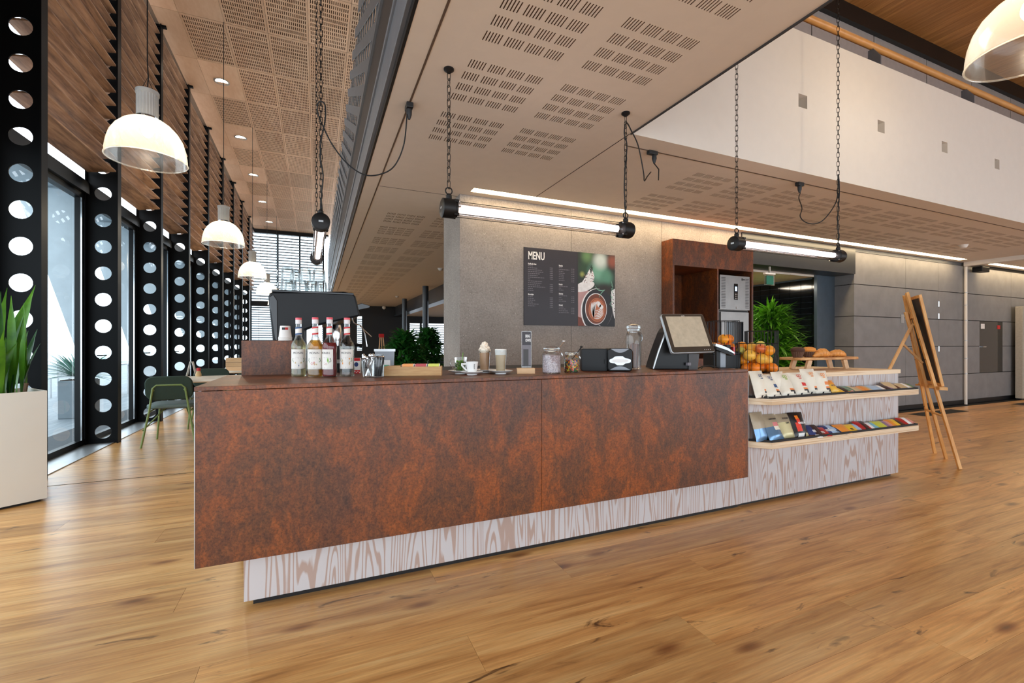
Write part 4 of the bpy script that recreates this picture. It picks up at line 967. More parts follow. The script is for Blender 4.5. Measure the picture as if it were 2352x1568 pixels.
cable('black cable sagging from the track to the passage tube lamp', [(4.42, 2.975, 2.7), P(1835, 455, y=2.9), P(1842, 478, y=2.85), P(1838, 497, y=2.8), P(1852, 511, y=2.75), P(1876, 513, y=2.7), P(1898, 498, y=2.65), P(1922, 458, y=2.57), P(1925, 400, y=Yc), P(1928, 440, y=Yc), P(1924, 500, y=Yc), P(1926, 545, y=Yc), P(1924, 572, y=Yc)], pt)
pt = (.565, 3.04, 2.8)
cable('black cable swinging from the ceiling track across to the end on tube lamp', [P(a, b_, d=c) for a, b_, c in [(935,262,3.0),(928,330,3.0),(908,378,3.0),(880,398,3.0),(840,402,2.99),(800,378,2.98),(765,335,2.97),(742,290,2.95),(729,255,2.94),(733,234,2.93),(746,240,2.93),(747,275,2.93),(738,320,2.93),(736,360,2.93),(742,405,2.93),(738,450,2.93),(740,482,2.93)]], pt, ax='y')
# ---------------------------------------------------------------- bar counter
ZT = 1.015
bc = thing('bar_counter', 'long bar counter with rust coloured front and striped pale base', 'counter', (-.48, 2.293, 0))
MB().box((0, 0, .997), (3.322, .762, 1.015)).build('countertop', 'rust_laminate', bc, bevel=.0015)
MB().box((.003, .002, .24), (1.6585, .016, .9945)).build('front_panel', 'rust_laminate', bc, bevel=.001)
MB().box((1.6605, .002, .24), (3.322, .016, .9945)).build('front_panel', 'rust_laminate', bc, bevel=.001)
MB().box((.0, .001, .24), (.003, .0165, .9945)).build('edge_band', 'aluminium', bc); MB().box((3.322, .001, .24), (3.324, .0165, .9945)).build('edge_band', 'aluminium', bc)
MB().box((.175, .06, .03), (3.318, .08, .99)).build('base_panel', 'whitewashed_pine', bc)
MB().box((.195, .08, .03), (3.318, .74, .99)).build('carcass', 'dark_grey_steel', bc)
MB().box((.21, .085, 0), (3.318, .7, .03)).build('plinth', 'black_paint', bc)
us = thing('splash_panel', 'rust coloured upright panel standing on the bar before the coffee machine', 'panel', (-.40, 2.998, 1.015))
MB().box((0, 0, 0), (.29, .02, .202)).build('panel', 'rust_laminate', us, bevel=.001); MB().box((.02, .02, 0), (.27, .05, .006)).build('foot_plate', 'black_plastic', us)
sd = thing('display_counter', 'pale pine display counter with two snack shelves at the right end of the bar', 'counter', (2.842, 2.353, 0))
MB().prism([(0, 0), (2.03, 0), (1.82, .69), (0, .69)], (0, 0, .929), (1, 0, 0), (0, 1, 0), (0, 0, .036)).build('countertop', 'pine_top', sd, bevel=.0015)
MB().box((0, .004, .03), (1.998, .024, .929)).build('front_panel', 'whitewashed_pine', sd)
MB().prism([(0, .024), (1.99, .024), (1.79, .66), (0, .66)], (0, 0, .03), (1, 0, 0), (0, 1, 0), (0, 0, .899)).build('carcass', 'dark_grey_steel', sd)
MB().prism([(0, .04), (1.95, .04), (1.75, .64), (0, .64)], (0, 0, 0), (1, 0, 0), (0, 1, 0), (0, 0, .03)).build('plinth', 'black_paint', sd)
for z in (.80, .483):
    s = MB().prism([(.06, .004), (.168, -.12), (2.012, -.142), (2.0, .004)], (0, 0, z-.046), (1, 0, 0), (0, 1, 0), (0, 0, .046)).build('shelf', 'pine_edge', sd, bevel=.001)
    MB().prism([(.07, .003), (.172, -.112), (2.005, -.134), (1.995, .003)], (0, 0, z), (1, 0, 0), (0, 1, 0), (0, 0, .004)).build('shelf_liner', 'black_mat', s)
    MB().bar((.174, -.114, z+.008), (2.006, -.136, z+.008), .006, .016).bar((.174, -.114, z+.008), (.075, 0, z+.008), .006, .016).bar((2.003, -.136, z+.008), (1.995, 0, z+.008), .006, .016).build('shelf_lip', 'black_mat', s)
kb = thing('back_counter', 'dark back counter carrying the coffee machine behind the bar', 'counter', (-.42, 3.06, 0))
MB().box((0, 0, .05), (2.6, .75, .97)).build('carcass', 'dark_grey_steel', kb); MB().box((-.02, 0, .97), (2.62, .77, 1.0)).build('worktop', 'black_plastic', kb); MB().box((.03, .05, 0), (2.55, .7, .05)).build('plinth', 'black_paint', kb)
# ---------------------------------------------------------------- things on the bar
def bend(o, r):      # wrap a flat text mesh round a cylinder facing -y
    for v in o.data.vertices:
        a = v.co.x / r; rr = r + v.co.z
        v.co = Vector((rr*math.sin(a), -rr*math.cos(a), v.co.y))
    o.data.update()
def wraptext(name, s, size, mat, parent, r, z, a0=0, sx=1.0):
    o = text(name, s, size, mat, parent, (0, 0, z), (0, 0, a0), 'CENTER', 1, .0002)
    for v in o.data.vertices: v.co.x *= sx
    bend(o, r); return o
def patch(r, z0, z1, a0, a1, n=14):
    m = MB(); vs = []
    for i in range(n+1):
        a = a0 + (a1-a0)*i/n; vs += [(r*math.sin(a), -r*math.cos(a), z0), (r*math.sin(a), -r*math.cos(a), z1)]
    return m.add(vs, [(2*i, 2*i+2, 2*i+3, 2*i+1) for i in range(n)])
def leafmarks(parent, r, spots, mat):
    m = MB()
    for a, z, w_, h_ in spots:
        m.add([(r*math.sin(a+da), -r*math.cos(a+da), z+dz) for da, dz in ((-w_, 0), (0, -h_), (w_, 0), (0, h_))], [(0, 1, 2, 3)])
    return m.build('label_print', mat, parent)
def bottle(label, u, v_, syrup, rot, neckc, motif, fillz=.215):
    p = P(u, v_, z=ZT); t = thing('syrup_bottle', label, 'bottle', p, rot - YAW*.4, 'syrup bottles on the bar')
    pr = [(.036, .0), (.0395, .004), (.0395, .045), (.0385, .05), (.0385, .15), (.0395, .155), (.0395, .175), (.034, .19), (.024, .205), (.0165, .225), (.0155, .25), (.0145, .305)]
    g = MB().lathe(pr, 32, cap1=False).build('glass_body', 'clear_glass', t, True)
    q = [(.0335, .004), (.037, .008), (.037, .045), (.036, .05), (.036, .15), (.037, .156), (.037, .174), (.0315, .19), (.022, .204), (.0148, .225), (.0142, .25), (.0135, .3)]
    q = [a for a in q if a[1] <= fillz] ; MB().lathe(q, 28).build('syrup', syrup, t, True)
    MB().lathe([(.0165, .295), (.0165, .318)], 24).build('cap_skirt', 'bottle_cap', t, True); MB().lathe([(.0165, .3185), (.0168, .328), (.0155, .33)], 24).build('cap_top', 'cap_red', t, True)
    lb = patch(.0391, .043, .153, -1.15, 1.15).build('front_label', 'label_cream', t)
    wraptext('brand_lettering', 'MONIN', .0165, 'text_dark', lb, .0393, .127, sx=.98)
    nb = patch(.0168, .232, .276, -1.5, 1.5, 10).build('neck_label', 'label_cream', t)
    m = MB()
    for z0 in (.231, .266):
        m.add([(.0171*math.sin(a), -.0171*math.cos(a), z0 + dz + .006*(a+1.5)/3) for a in [-1.5 + .3*i for i in range(11)] for dz in (0, .009)], [(2*i, 2*i+2, 2*i+3, 2*i+1) for i in range(10)])
    m.build('neck_band', neckc, nb)
    S_ = [(-.75, .1, .05, .006), (-.68, .085, .04, .008), (.78, .1, .06, .007), (.86, .09, .05, .008), (.72, .085, .05, .006), (-.85, .092, .04, .006)]
    leafmarks(lb, .0394, S_, 'dark_leaf')
    leafmarks(lb, .0394, motif[1], motif[0]); leafmarks(lb, .0395, motif[3], motif[2])
    m = MB()
    for z0, w_ in ((.108, .012), (.1, .016), (.054, .02), (.05, .016)): m.add([(.0393*math.sin(a), -.0393*math.cos(a), z0+dz) for a in (-w_/.039, 0, w_/.039) for dz in (0, .0014)], [(0, 2, 3, 1), (2, 4, 5, 3)])
    m.build('fine_print', 'text_grey', lb); return t
bottle('clear vanilla syrup bottle with blue neck band, leftmost of the four', 686, 864, 'syrup_clear', .12, 'text_blue', ('pack_kraft', [(-.35, .078, .12, .006), (.4, .078, .14, .006)], 'text_blue', [(.05, .072, .3, .003), (.1, .062, .5, .004)]))
bottle('amber hazelnut syrup bottle with red neck band and nut picture', 724, 865, 'syrup_amber', .02, 'red_plastic', ('veg_pink', [(-.3, .075, .2, .008), (.0, .078, .16, .009)], 'pack_kraft', [(.05, .072, .13, .008), (.3, .07, .12, .005)]))
bottle('dark red syrup bottle with label turned to the left', 757, 865, 'syrup_dark_red', -.55, 'red_plastic', ('pack_red', [(-.1, .076, .3, .008), (.2, .072, .2, .005)], 'mint_leaf', [(.5, .09, .06, .02), (.42, .095, .05, .016)]), .20)
bottle('colourless syrup bottle with beige label print, rightmost of the four', 797, 864, 'syrup_water', -.06, 'red_plastic', ('pack_kraft', [(-.5, .09, .12, .01), (.5, .075, .14, .012)], 'pack_orange', [(.5, .1, .1, .006), (-.45, .075, .1, .008)]))

# paper cups upside down on the upstand
p = P(655, 783, y=3.0)
for k in range(3):
    t = thing('paper_cup', ['bottom', 'middle', 'topmost'][k] + ' white paper cup of the inverted stack on the rust upstand', 'cup', (p.x, 3.008, 1.217 + .007*k), 0, 'paper cups on the upstand')
    MB().lathe([(.0365, 0), (.0375, .003), (.0365, .006), (.0355, .006), (.028, .072), (.027, .074)], 28, cap0=False).build('cup_wall', 'paper_white', t, True)
    MB().torus(Matrix.Translation((0, 0, .003)), .0365, .0025, 24, 5).build('rolled_rim', 'paper_white', t, True)
    if k == 2: patch(.0312, .05, .064, -.55, .0, 6).build('logo_dark', 'text_dark', t); patch(.0313, .05, .064, .02, .55, 6).build('logo_red', 'text_red', t)

# espresso machine (side view profile, real depth behind)
MY = 3.14
em = thing('espresso_machine', 'black espresso machine behind the syrup bottles', 'espresso machine', (0, MY, 1.0))
def prof(px): return [((q := P(u, v_, y=MY)).x, q.z - 1.0) for u, v_ in px]
side = prof([(630, 785), (615.6, 681), (619, 673), (626, 669), (790, 669), (812, 674), (817, 680), (827, 722), (826, 726), (731, 747), (701, 758), (703, 800)])
side[0] = (side[0][0]+.01, 0); side[-1] = (side[-1][0], 0)
MB().prism(side[::-1], (0, 0, 0), (1, 0, 0), (0, 0, 1), (0, .7, 0)).build('body', 'charcoal_plastic', em, bevel=.012)
fs_ = prof([(632, 782), (618, 682), (628, 676), (637, 690), (638, 782)]); MB().prism(fs_[::-1], (0, -.004, 0), (1, 0, 0), (0, 0, 1), (0, .708, 0)).build('rear_shell', 'black_gloss', em, bevel=.003)
xl, xr = side[4][0], side[3][0]
MB().box((xr-.005, -.003, side[3][1]-.004), (xl+.06, .703, side[3][1]+.012)).build('cup_tray', 'black_gloss', em, bevel=.004)
q0 = P(827, 700, y=MY); bx = q0.x
MB().prism([(0, 0), (.08, .02), (.085, .035), (.03, .05), (0, .04)], (bx-.01, .1, q0.z-1.0-.03), (1, 0, 0), (0, 0, 1), (0, .06, 0)).build('steam_lever', 'black_gloss', em, bevel=.003)
gx = P(790, 760, y=MY).x
MB().box((P(704, 800, y=MY).x, .05, 0), (P(740, 800, y=MY).x, .65, .33)).build('backsplash', 'chrome', em)
for yy in (.2, .5):
    gh = MB().lathe([(.038, .22), (.04, .24), (.04, .29), (.03, .33)], 20, (gx-.04, yy, 0)).build('group_head', 'chrome', em, True)
    MB().lathe([(.034, .185), (.036, .22)], 20, (gx-.04, yy, 0)).build('portafilter', 'chrome', gh, True)
    MB().tube([(gx-.04, yy, .2), (gx+.02, yy, .2), (gx+.13, yy, .185)], .013, 8).build('portafilter_handle', 'black_plastic', gh, True)
MB().box((gx-.12, .04, .0), (gx+.1, .66, .07)).build('drip_tray', 'black_plastic', em, bevel=.004); MB().box((gx-.11, .05, .07), (gx+.09, .65, .074)).build('drip_grate', 'stainless', em)
w0 = P(826, 728, y=MY)
def L_(u, v_, dy=0): q = P(u, v_, y=MY); return (q.x, dy, q.z-1.0)
MB().tube([L_(810, 728, .06), L_(814, 740, .06), L_(820, 744, .06), L_(828, 745, .06), L_(834, 752, .06), L_(840, 765, .06), L_(845, 796, .06)], .0045, 8).build('steam_wand', 'chrome', em, True)
MB().tube([L_(835, 755, .06), L_(845, 764, .06), L_(855, 773, .06)], .005, 8).build('steam_wand', 'chrome', em, True)
for yy in (.04, .66):
    for xx in (side[0][0]+.04, gx): MB().lathe([(.02, 0), (.018, .012)], 12, (xx, yy, -.0)).build('foot', 'black_plastic', em)
# inverted glass mugs on the machine
ztop = 1.0 + side[3][1] + .013
gm = MB().lathe([(.041, 0), (.042, .01), (.04, .045), (.036, .069), (.034, .074)], 24, cap0=False).mesh('glass_wall', 'clear_glass', True)
gi = MB().lathe([(.037, 0), (.037, .045), (.032, .064)], 20, cap0=False).mesh('inner_wall', 'clear_glass', True)
hm = MB().tube([(.037, 0, .06), (.056, 0, .062), (.066, 0, .046), (.062, 0, .026), (.04, 0, .018)], .0045, 8).mesh('handle', 'clear_glass', True)
spots = [(660, 0, .07, 2.6), (690, 0, .06, 3.5), (718, 0, .08, 4.2), (737, 0, .06, -.2), (668, 0, .2, 1), (727, 0, .22, .3), (661, 1, .075, 2.8), (700, 1, .07, 3.6), (733, 1, .065, -.3), (681, 1, .2, 2)]
for k, (u, lv, dy, rr) in enumerate(spots):
    q = P(u, 650, y=MY+dy)
    t = thing('glass_mug', ['lower row', 'upper row'][lv] + ' upturned clear glass mug on the coffee machine, %s' % ['far left end', 'left of the middle', 'right of the middle', 'at the right end, handle out', 'behind on the left', 'behind on the right', 'far left end', 'middle', 'right end, handle showing', 'behind the middle'][k], 'mug', (q.x, MY+dy, ztop + lv*.075), rr, 'upturned glass mugs on the coffee machine')
    obj('glass_wall', gm, t); obj('inner_wall', gi, t); obj('handle', hm, t)

# small things between machine and tea box
p = P(821, 858, z=ZT); t = thing('waffle_tin', 'small red and white patterned packet beside the syrup bottles', 'packet', (p.x, p.y+.04, ZT), -.3)
MB().box((-.022, -.015, 0), (.022, .015, .095)).build('carton', 'card_white', t); MB().box((-.0222, -.0155, .078), (.0222, -.0148, .095)).box((-.0222, -.0155, .0), (.0222, -.0148, .022)).build('red_band', 'red_plastic', t); MB().ell((0, .056), .012, .014, y=-.0156).build('blue_emblem', 'pack_blue', t)
m = MB()
for i in range(5): m.box((-.02+.009*i, -.0158, .004+.006*(i % 2)), (-.015+.009*i, -.0156, .01+.006*(i % 2)))
m.build('checks', 'card_white', t, kind='stuff')
for k, (u, v_, lab) in enumerate(((846, 866, 'ribbed glass tumbler full of metal spoons'), (868, 865, 'glass jar holding black sachets beside the spoons'))):
    p = P(u, v_, z=ZT); t = thing('glass_tumbler', lab, 'glass', p)
    if k == 0: MB().lathe([(.026, 0), (.03, .004), (.036, .07), (.038, .1)], 30, cap1=False, flute=(.03, 10)).build('glass_wall', 'clear_glass', t, True)
    else: MB().lathe([(.03, 0), (.033, .004), (.034, .1), (.03, .112), (.03, .125)], 30, cap1=False).build('glass_wall', 'clear_glass', t, True)
    if k == 0:
        for i in range(9):
            a = random.uniform(0, 6.28); e = Vector((.028*math.cos(a), .028*math.sin(a), .1+random.uniform(0, .02))); s0 = Vector((-.016*math.cos(a), -.016*math.sin(a), .008))
            s = thing('spoon', 'one of the metal spoons standing in the ribbed tumbler', 'spoon', p, 0, 'spoons in the tumbler')
            MB().tube([s0, e], [.003, .0022], 6).ball(e, .008, 8, 6, (1, .5, 1.5)).build('spoon_metal', 'chrome', s, True)
    else:
        for i in range(4): MB().box((-.02+.01*i, -.012, .006), (-.012+.01*i, .014, .108+.004*(i % 2)), Matrix.Rotation(.05*i, 4, 'Y')).build('sachet', 'black_plastic', t)
        MB().torus(Matrix.Translation((0, 0, .112)), .034, .003).build('wire_ring', 'chrome', t, True)
p = P(884, 846, y=2.95); t = thing('paper_bag', 'grey folded bag with green label behind the tea box', 'bag', (p.x, 2.95, ZT), -.2)
MB().add([(-.055, -.03, 0), (.055, -.03, 0), (.055, .03, 0), (-.055, .03, 0), (-.06, -.012, .14), (.06, -.012, .14), (.06, .012, .14), (-.06, .012, .14)], [(3,2,1,0),(0,1,5,4),(1,2,6,5),(2,3,7,6),(3,0,4,7)]).build('bag_body', 'grey_steel', t); MB().box((-.02, -.031, .02), (.035, -.022, .08)).build('white_label', 'card_white', t); MB().box((-.015, -.032, .025), (.03, -.031, .05)).build('green_block', 'ticket_green', t); MB().box((-.065, -.016, .135), (.065, -.008, .15)).build('folded_top', 'aluminium', t)
p = P(876, 770, y=17); t = thing('display_easel', 'small wooden easel with red top before the dark wall', 'easel', (p.x, 17, 0))
for dx in (-.16, .02, .2): MB().bar((dx, 0, 0), (dx*.25, 0, 1.52), .05, .03).build('leg', 'beech', t)
MB().box((-.09, -.04, 1.42), (.09, .04, 1.55)).build('top_block', 'red_plastic', t)

# tea box
a, b_ = P(882, 863, z=ZT), P(1014, 862, z=ZT); ang = math.atan2(b_.y-a.y, b_.x-a.x); BL = (b_-a).length
t = thing('tea_box', 'bamboo box with rows of coloured tea sachets', 'box', a, ang)
MB().box((0, 0, 0), (BL, .008, .052)).build('front_board', 'bamboo', t, bevel=.001); MB().box((0, .102, 0), (BL, .11, .052)).build('rear_board', 'bamboo', t)
MB().box((0, .008, 0), (.008, .102, .052)).build('end_board', 'bamboo', t); MB().box((BL-.008, .008, 0), (BL, .102, .052)).build('end_board', 'bamboo', t); MB().box((.008, .008, 0), (BL-.008, .102, .006)).build('bottom_board', 'bamboo', t)
MB().box((.008, .008, .045), (.092, .102, .053), Matrix.Rotation(-.04, 4, 'Y')).build('lid', 'bamboo', t)
for k, (x, cm, lab) in enumerate(((.098, 'pack_orange', 'orange'), (.172, 'pack_red', 'red'), (.246, 'pack_lime', 'green'))):
    for i in range(5):
        s = thing('tea_sachet', lab + ' tea sachet standing in the bamboo box', 'sachet', t.matrix_world @ Vector((0, 0, 0)), 0, lab + ' tea sachets')
        s.location = a + Matrix.Rotation(ang, 3, 'Z') @ Vector((x, .012+.018*i, .007)); s.rotation_euler = (-.1, 0, ang)
        MB().box((0, 0, 0), (.066, .012, .058)).build('envelope', 'card_white', s); MB().box((.002, -.0005, .044), (.064, .0125, .0585)).build('top_stripe', cm, s)

# drinks
def saucer(label, u, v_, R=.075):
    p = P(u, v_, z=ZT); t = thing('saucer', label, 'saucer', p, 0, 'white saucers on the bar')
    MB().lathe([(R*.45, 0), (R*.45, .006), (R*.8, .012), (R, .02), (R*.985, .0215), (R*.75, .0145), (R*.4, .0095), (0.0, .0095)], 40, cap1=False).build('dish', 'white_ceramic', t, True)
    MB().lathe([(R*.46, -.0), (R*.44, .004)], 30).build('foot_ring', 'white_ceramic', t, True); return p
p1 = saucer('white saucer under the glass of mint tea', 1058, 858); p2 = saucer('white saucer under the small coffee cup', 1084, 860.5, .068)
p3 = saucer('white saucer under the coffee with whipped cream', 1113, 855.5); p4 = saucer('white saucer under the latte with flat foam', 1150, 858)
t = thing('mint_tea', 'clear glass cup of fresh mint leaves in water', 'drink', p1 + Vector((0, 0, .0105)))
MB().lathe([(.024, 0), (.03, .003), (.036, .05), (.039, .092)], 28, cap1=False).build('glass_wall', 'clear_glass', t, True)
MB().tube([(-.036, 0, .078), (-.058, 0, .078), (-.066, 0, .055), (-.055, 0, .025), (-.033, 0, .018)], .0045, 8).build('handle', 'clear_glass', t, True)
m = MB()
for i in range(130):
    a = random.uniform(0, 6.28); rr = random.uniform(0, .026); z = random.uniform(.008, .066); ribbon(m, (rr*math.cos(a)-.004, rr*math.sin(a), z), (random.uniform(-1, 1), random.uniform(-1, 1), random.uniform(-.3, .8)), .02, .015, .4, 3)
m.build('mint_leaves', 'mint_leaf', t, kind='stuff'); MB().tube([(.005, .0, .03), (.014, -.005, .12)], .0016, 6).build('mint_stem', 'mint_leaf', t); MB().lathe([(.028, .004), (.035, .06)], 24).build('water', 'syrup_water', t, True)
t = thing('coffee_cup', 'small white porcelain cup with dark vertical lettering', 'cup', p2 + Vector((0, 0, .0105)), -YAW*.6)
MB().lathe([(.022, 0), (.027, .004), (.034, .045), (.037, .067), (.035, .067), (.031, .045), (.024, .008), (0, .006)], 36, cap1=False).build('cup_wall', 'white_ceramic', t, True)
MB().tube([(-.034, 0, .054), (-.062, 0, .054), (-.06, 0, .047), (-.045, 0, .028), (-.029, 0, .015)], .005, 8).build('handle', 'white_ceramic', t, True)
o = text('cup_lettering', 'Bestekoffie', .009, 'text_dark', t, (.009, -.0345, .054), (PI/2, PI/2, 0), 'LEFT', .75); o.rotation_euler = (math.radians(80), math.radians(90), 0)
def latte(name, label, p, cream):
    t = thing(name, label, 'drink', p + Vector((0, 0, .0105)))
    MB().lathe([(.027, 0), (.028, .003), (.037, .135)], 32, cap1=False).build('glass_wall', 'clear_glass', t, True)
    MB().lathe([(.0262, .005), (.0275, .018), (.0325, .105 if not cream else .115)], 28).build('coffee', 'latte_brown' if cream else 'latte_pale', t, True)
    if cream:
        m = MB(); m.ball((0, 0, .132), .032, 14, 10, (1, 1, .75))
        for i in range(16): a = i*2.4; z = .13 + .003*i; r_ = .03*(1-i/20); m.ball((r_*math.cos(a), r_*math.sin(a), z), .013, 8, 6)
        m.build('whipped_cream', 'whipped_cream', t, True); MB().ball((.004, -.012, .172), .004, 6, 4).ball((.0, -.018, .168), .003, 6, 4).build('caramel_bits', 'pack_orange', t)
    else: MB().lathe([(.0326, .1055), (.0365, .136), (.034, .14), (0, .141)], 28, cap1=False).build('milk_foam', 'foam', t, True)
latte('latte_glass', 'tall coffee glass topped with whipped cream', p3, True); latte('latte_glass', 'tall latte glass with a flat white foam top', p4, False)

# sign in wooden block
p = P(1214, 858, z=ZT); t = thing('table_sign', 'narrow acrylic sign in a wooden block reading BRING OWN', 'sign', (p.x, p.y+.03, ZT), -.35)
MB().box((-.06, -.03, 0), (.05, .03, .034)).build('wood_block', 'beech', t, bevel=.0015)
pn = MB().box((-.031, -.002, .03), (.031, .002, .262)).build('acrylic_panel', 'acrylic', t)
MB().box((-.0275, -.0032, .045), (.0275, -.0022, .257)).build('print', 'board_black', pn); MB().box((-.026, -.0036, .05), (.0265, -.0033, .175)).build('print_photo', 'text_grey', pn); MB().box((-.02, -.0038, .05), (.012, -.0036, .15)).build('print_photo', 'dark_grey_steel', pn)
text('sign_lettering', 'BRING', .026, 'text_white', pn, (-.007, -.0036, .222), sx=.38, bold=.0006); text('sign_lettering', 'OWN', .026, 'text_white', pn, (-.007, -.0036, .196), sx=.48, bold=.0006)

# preserving jars
def jar(label, u, v_, R, H, fill, fillz, spoon, square=True):
    p = P(u, v_, z=ZT); t = thing('preserving_jar', label, 'jar', p, -.35); n = 36
    def ring(s): return s
    fl = (.035, 4) if square else (0, 1)
    MB().lathe([(R*.9, 0), (R, .006), (R, H*.72), (R*.86, H*.8), (R*.8, H*.84), (R*.82, H*.9)], n, cap1=False, flute=fl).build('glass_body', 'clear_glass', t, True)
    MB().lathe([(R*.9, H*.9), (R*.92, H*.93), (R*.88, H*.97), (R*.5, H)], n).build('glass_lid', 'clear_glass', t, True)
    MB().torus(Matrix.Translation((0, 0, H*.895)), R*.86, .0022, 28, 5).torus(Matrix.Translation((0, 0, H*.82)), R*.84, .0016, 28, 5).build('wire_clasp', 'chrome', t, True)
    MB().tube([(R*.84, 0, H*.82), (R*1.15, 0, H*.78), (R*1.2, 0, H*.66), (R*1.02, 0, H*.6)], .0022, 6).tube([(R*.86, .01, H*.9), (R*1.1, .01, H*.85), (R*1.12, .01, H*.7)], .0018, 6).build('lever_bail', 'chrome', t, True)
    if fill: MB().lathe([(R*.86, .006), (R*.95, .01), (R*.95, fillz), (R*.4, fillz+.004), (0, fillz+.005)], n, cap1=False, flute=fl).build('contents', fill, t, True)
    if spoon: MB().tube([(.0, 0, H*.6), (R*1.05, 0, H*1.06), (R*1.35, 0, H*1.2)], [.002, .003, .0045], 6).ball((R*1.36, 0, H*1.21), .006, 8, 6, (1.6, .8, 1)).build('spoon_handle', 'chrome' if spoon == 1 else 'black_iron', t, True)
    return t
jar('large clip top jar of pale pink sprinkles with a spoon', 1267, 857.5, .056, .165, 'sprinkle_pale', .112, 1)
jar('smaller clip top jar of rainbow sprinkles with a spoon', 1313, 855.5, .046, .135, 'sprinkle_rainbow', .08, 2)
t = jar('tall clip top jar of cinnamon sticks behind the napkin dispenser', 1455, 847.5, .055, .325, None, 0, 0, False)
for i in range(11):
    a = random.uniform(0, 6.28); r_ = random.uniform(.005, .03); MB().tube([(r_*math.cos(a), r_*math.sin(a), .008), (r_*math.cos(a)*1.15+.008, r_*math.sin(a)*1.15, .15+random.uniform(0, .04))], .0075, 7).build('cinnamon_stick', 'cinnamon', t)

# napkin dispenser
a, b_ = P(1336, 852.5, z=ZT), P(1452, 853, z=ZT); ang = math.atan2(b_.y-a.y, b_.x-a.x); W_ = (b_-a).length
t = thing('napkin_dispenser', 'black countertop napkin dispenser with silver oval face plate', 'dispenser', a, ang)
MB().prism(rrect(W_*.53, .15, .014, 4, W_*.265, .075), (0, .02, 0), (1, 0, 0), (0, 0, 1), (0, .15, 0)).build('storage_body', 'charcoal_plastic', t, True, .003)
fb = MB().prism(rrect(W_*.49, .152, .022, 5, W_*.755, .077), (0, -.012, 0), (1, 0, 0), (0, 0, 1), (0, .18, 0)).build('front_body', 'black_plastic', t, True, .006)
cx_ = W_*.755
MB().prism([(cx_+.07*math.cos(a_), .071+.03*abs(math.sin(a_))**.6*(1 if math.sin(a_) > 0 else -1)*(1 if abs(math.cos(a_)) < .5 else .62)) for a_ in [2*PI*i/24 for i in range(24)]], (0, -.015, 0), (1, 0, 0), (0, 0, 1), (0, .004, 0)).build('face_plate', 'aluminium', fb)
MB().prism([(cx_+.055*math.cos(a_), .071+.012*math.sin(a_)) for a_ in [2*PI*i/20 for i in range(20)]], (0, -.016, 0), (1, 0, 0), (0, 0, 1), (0, .002, 0)).build('napkin_slot', 'text_white', fb)
MB().prism([(cx_-.065+.13*i/10, .012+.024*math.sin(PI*i/10)) for i in range(11)], (0, -.0145, 0), (1, 0, 0), (0, 0, 1), (0, .003, 0)).prism([(cx_-.06+.12*i/10, .15-.026*math.sin(PI*i/10)) for i in range(11)], (0, -.0135, 0), (1, 0, 0), (0, 0, 1), (0, .003, 0)).build('silver_inlay', 'grey_steel', fb)
MB().box((W_*.47, -.0, .05), (W_*.49, .02, .08)).build('latch', 'black_plastic', t)
# ---------------------------------------------------------------- till, baskets, board
K = [P(1514, 720, d=3.2), P(1611, 722, d=3.32), P(1647, 807, d=3.22), P(1548, 812, d=3.1)]
ctr = sum(K, Vector())/4; ex = ((K[1]-K[0]) + (K[2]-K[3])).normalized(); ey = ((K[0]-K[3]) + (K[1]-K[2])); ey = (ey - ex*ey.dot(ex)).normalized(); ez = ex.cross(ey)
SW, SH = .371, .302
t = thing('till_terminal', 'touchscreen till with curved black stand on the bar', 'till', P(1560, 846, z=ZT)); o0 = t.location
c0 = ctr - o0
MB().prism(rrect(SW, SH, .018, 4), c0 - ez*.022, ex, ey, ez*.022).build('screen_housing', 'silver_trim', t, True, .003)
sc = MB().prism(rrect(SW-.008, SH-.008, .015, 4), c0, ex, ey, ez*.002).build('bezel', 'screen_bezel', t)
MB().prism(rrect(SW*.83, SH*.78, .001, 1, -.0, .012), c0 + ez*.0021, ex, ey, ez*.0004).build('display', 'screen_face', sc)
def onscr(x, y, e=.0028): return c0 + ex*x + ey*y + ez*e
R3 = Matrix((ex, ey, ez)).transposed()
lg = text('maker_mark', 'sam4s', .012, 'text_white', sc, onscr(-.018, SH/2-.02), R3.to_euler(), 'LEFT', 1)
m = MB()
for i in range(4): m.prism(rrect(.005, .005, .002, 2), onscr(SW*.26+.017*i, -SH/2+.02), ex, ey, ez*.0004)
m.build('buttons', 'text_white', sc, kind='stuff')
Fd = F_ * .2
def Pl(u, v_, d=3.18): return P(u, v_, d=d) - o0
pts = [(1502, 846.5), (1506, 832), (1513, 810), (1522, 785), (1531, 762), (1537, 752), (1546, 770), (1562, 800), (1600, 812), (1602, 830), (1597, 846.5)]
p0 = Pl(1560, 846); m = MB(); n_ = len(pts); fr_ = [Pl(u, min(v_, 846.5), 3.2) for u, v_ in pts]; bk_ = [q + Fd for q in fr_]
for q in fr_ + bk_: q.z = max(q.z, 0.0)
m.add(fr_+bk_, [tuple(range(n_)), tuple(range(2*n_-1, n_-1, -1))] + [(i, i+n_, (i+1) % n_ + n_, (i+1) % n_) for i in range(n_)]).build('stand', 'black_plastic', t)
tr = [Pl(u-1.5, v_, 3.195) for u, v_ in pts[:6]]; tr[0].z = .006
MB().tube(tr, [.007]*6, 6).build('silver_trim', 'silver_trim', t, True)
MB().prism([(0, 0), (.075, 0), (.062, -.11), (.0, -.11)], Pl(1582, 813, 3.19), (R_.x, R_.y, 0), (0, 0, 1), F_*.04).build('neck', 'dark_grey_steel', t)
MB().box((Pl(1575, 830).x, Pl(1575, 830).y-.02, .03), (Pl(1575, 830).x+.03, Pl(1575, 830).y, .05)).build('port_label', 'text_grey', t)
p = P(1660, 845, d=3.38); p.z = ZT
t = thing('customer_display', 'small display on a post beside the till', 'display', p, -YAW)
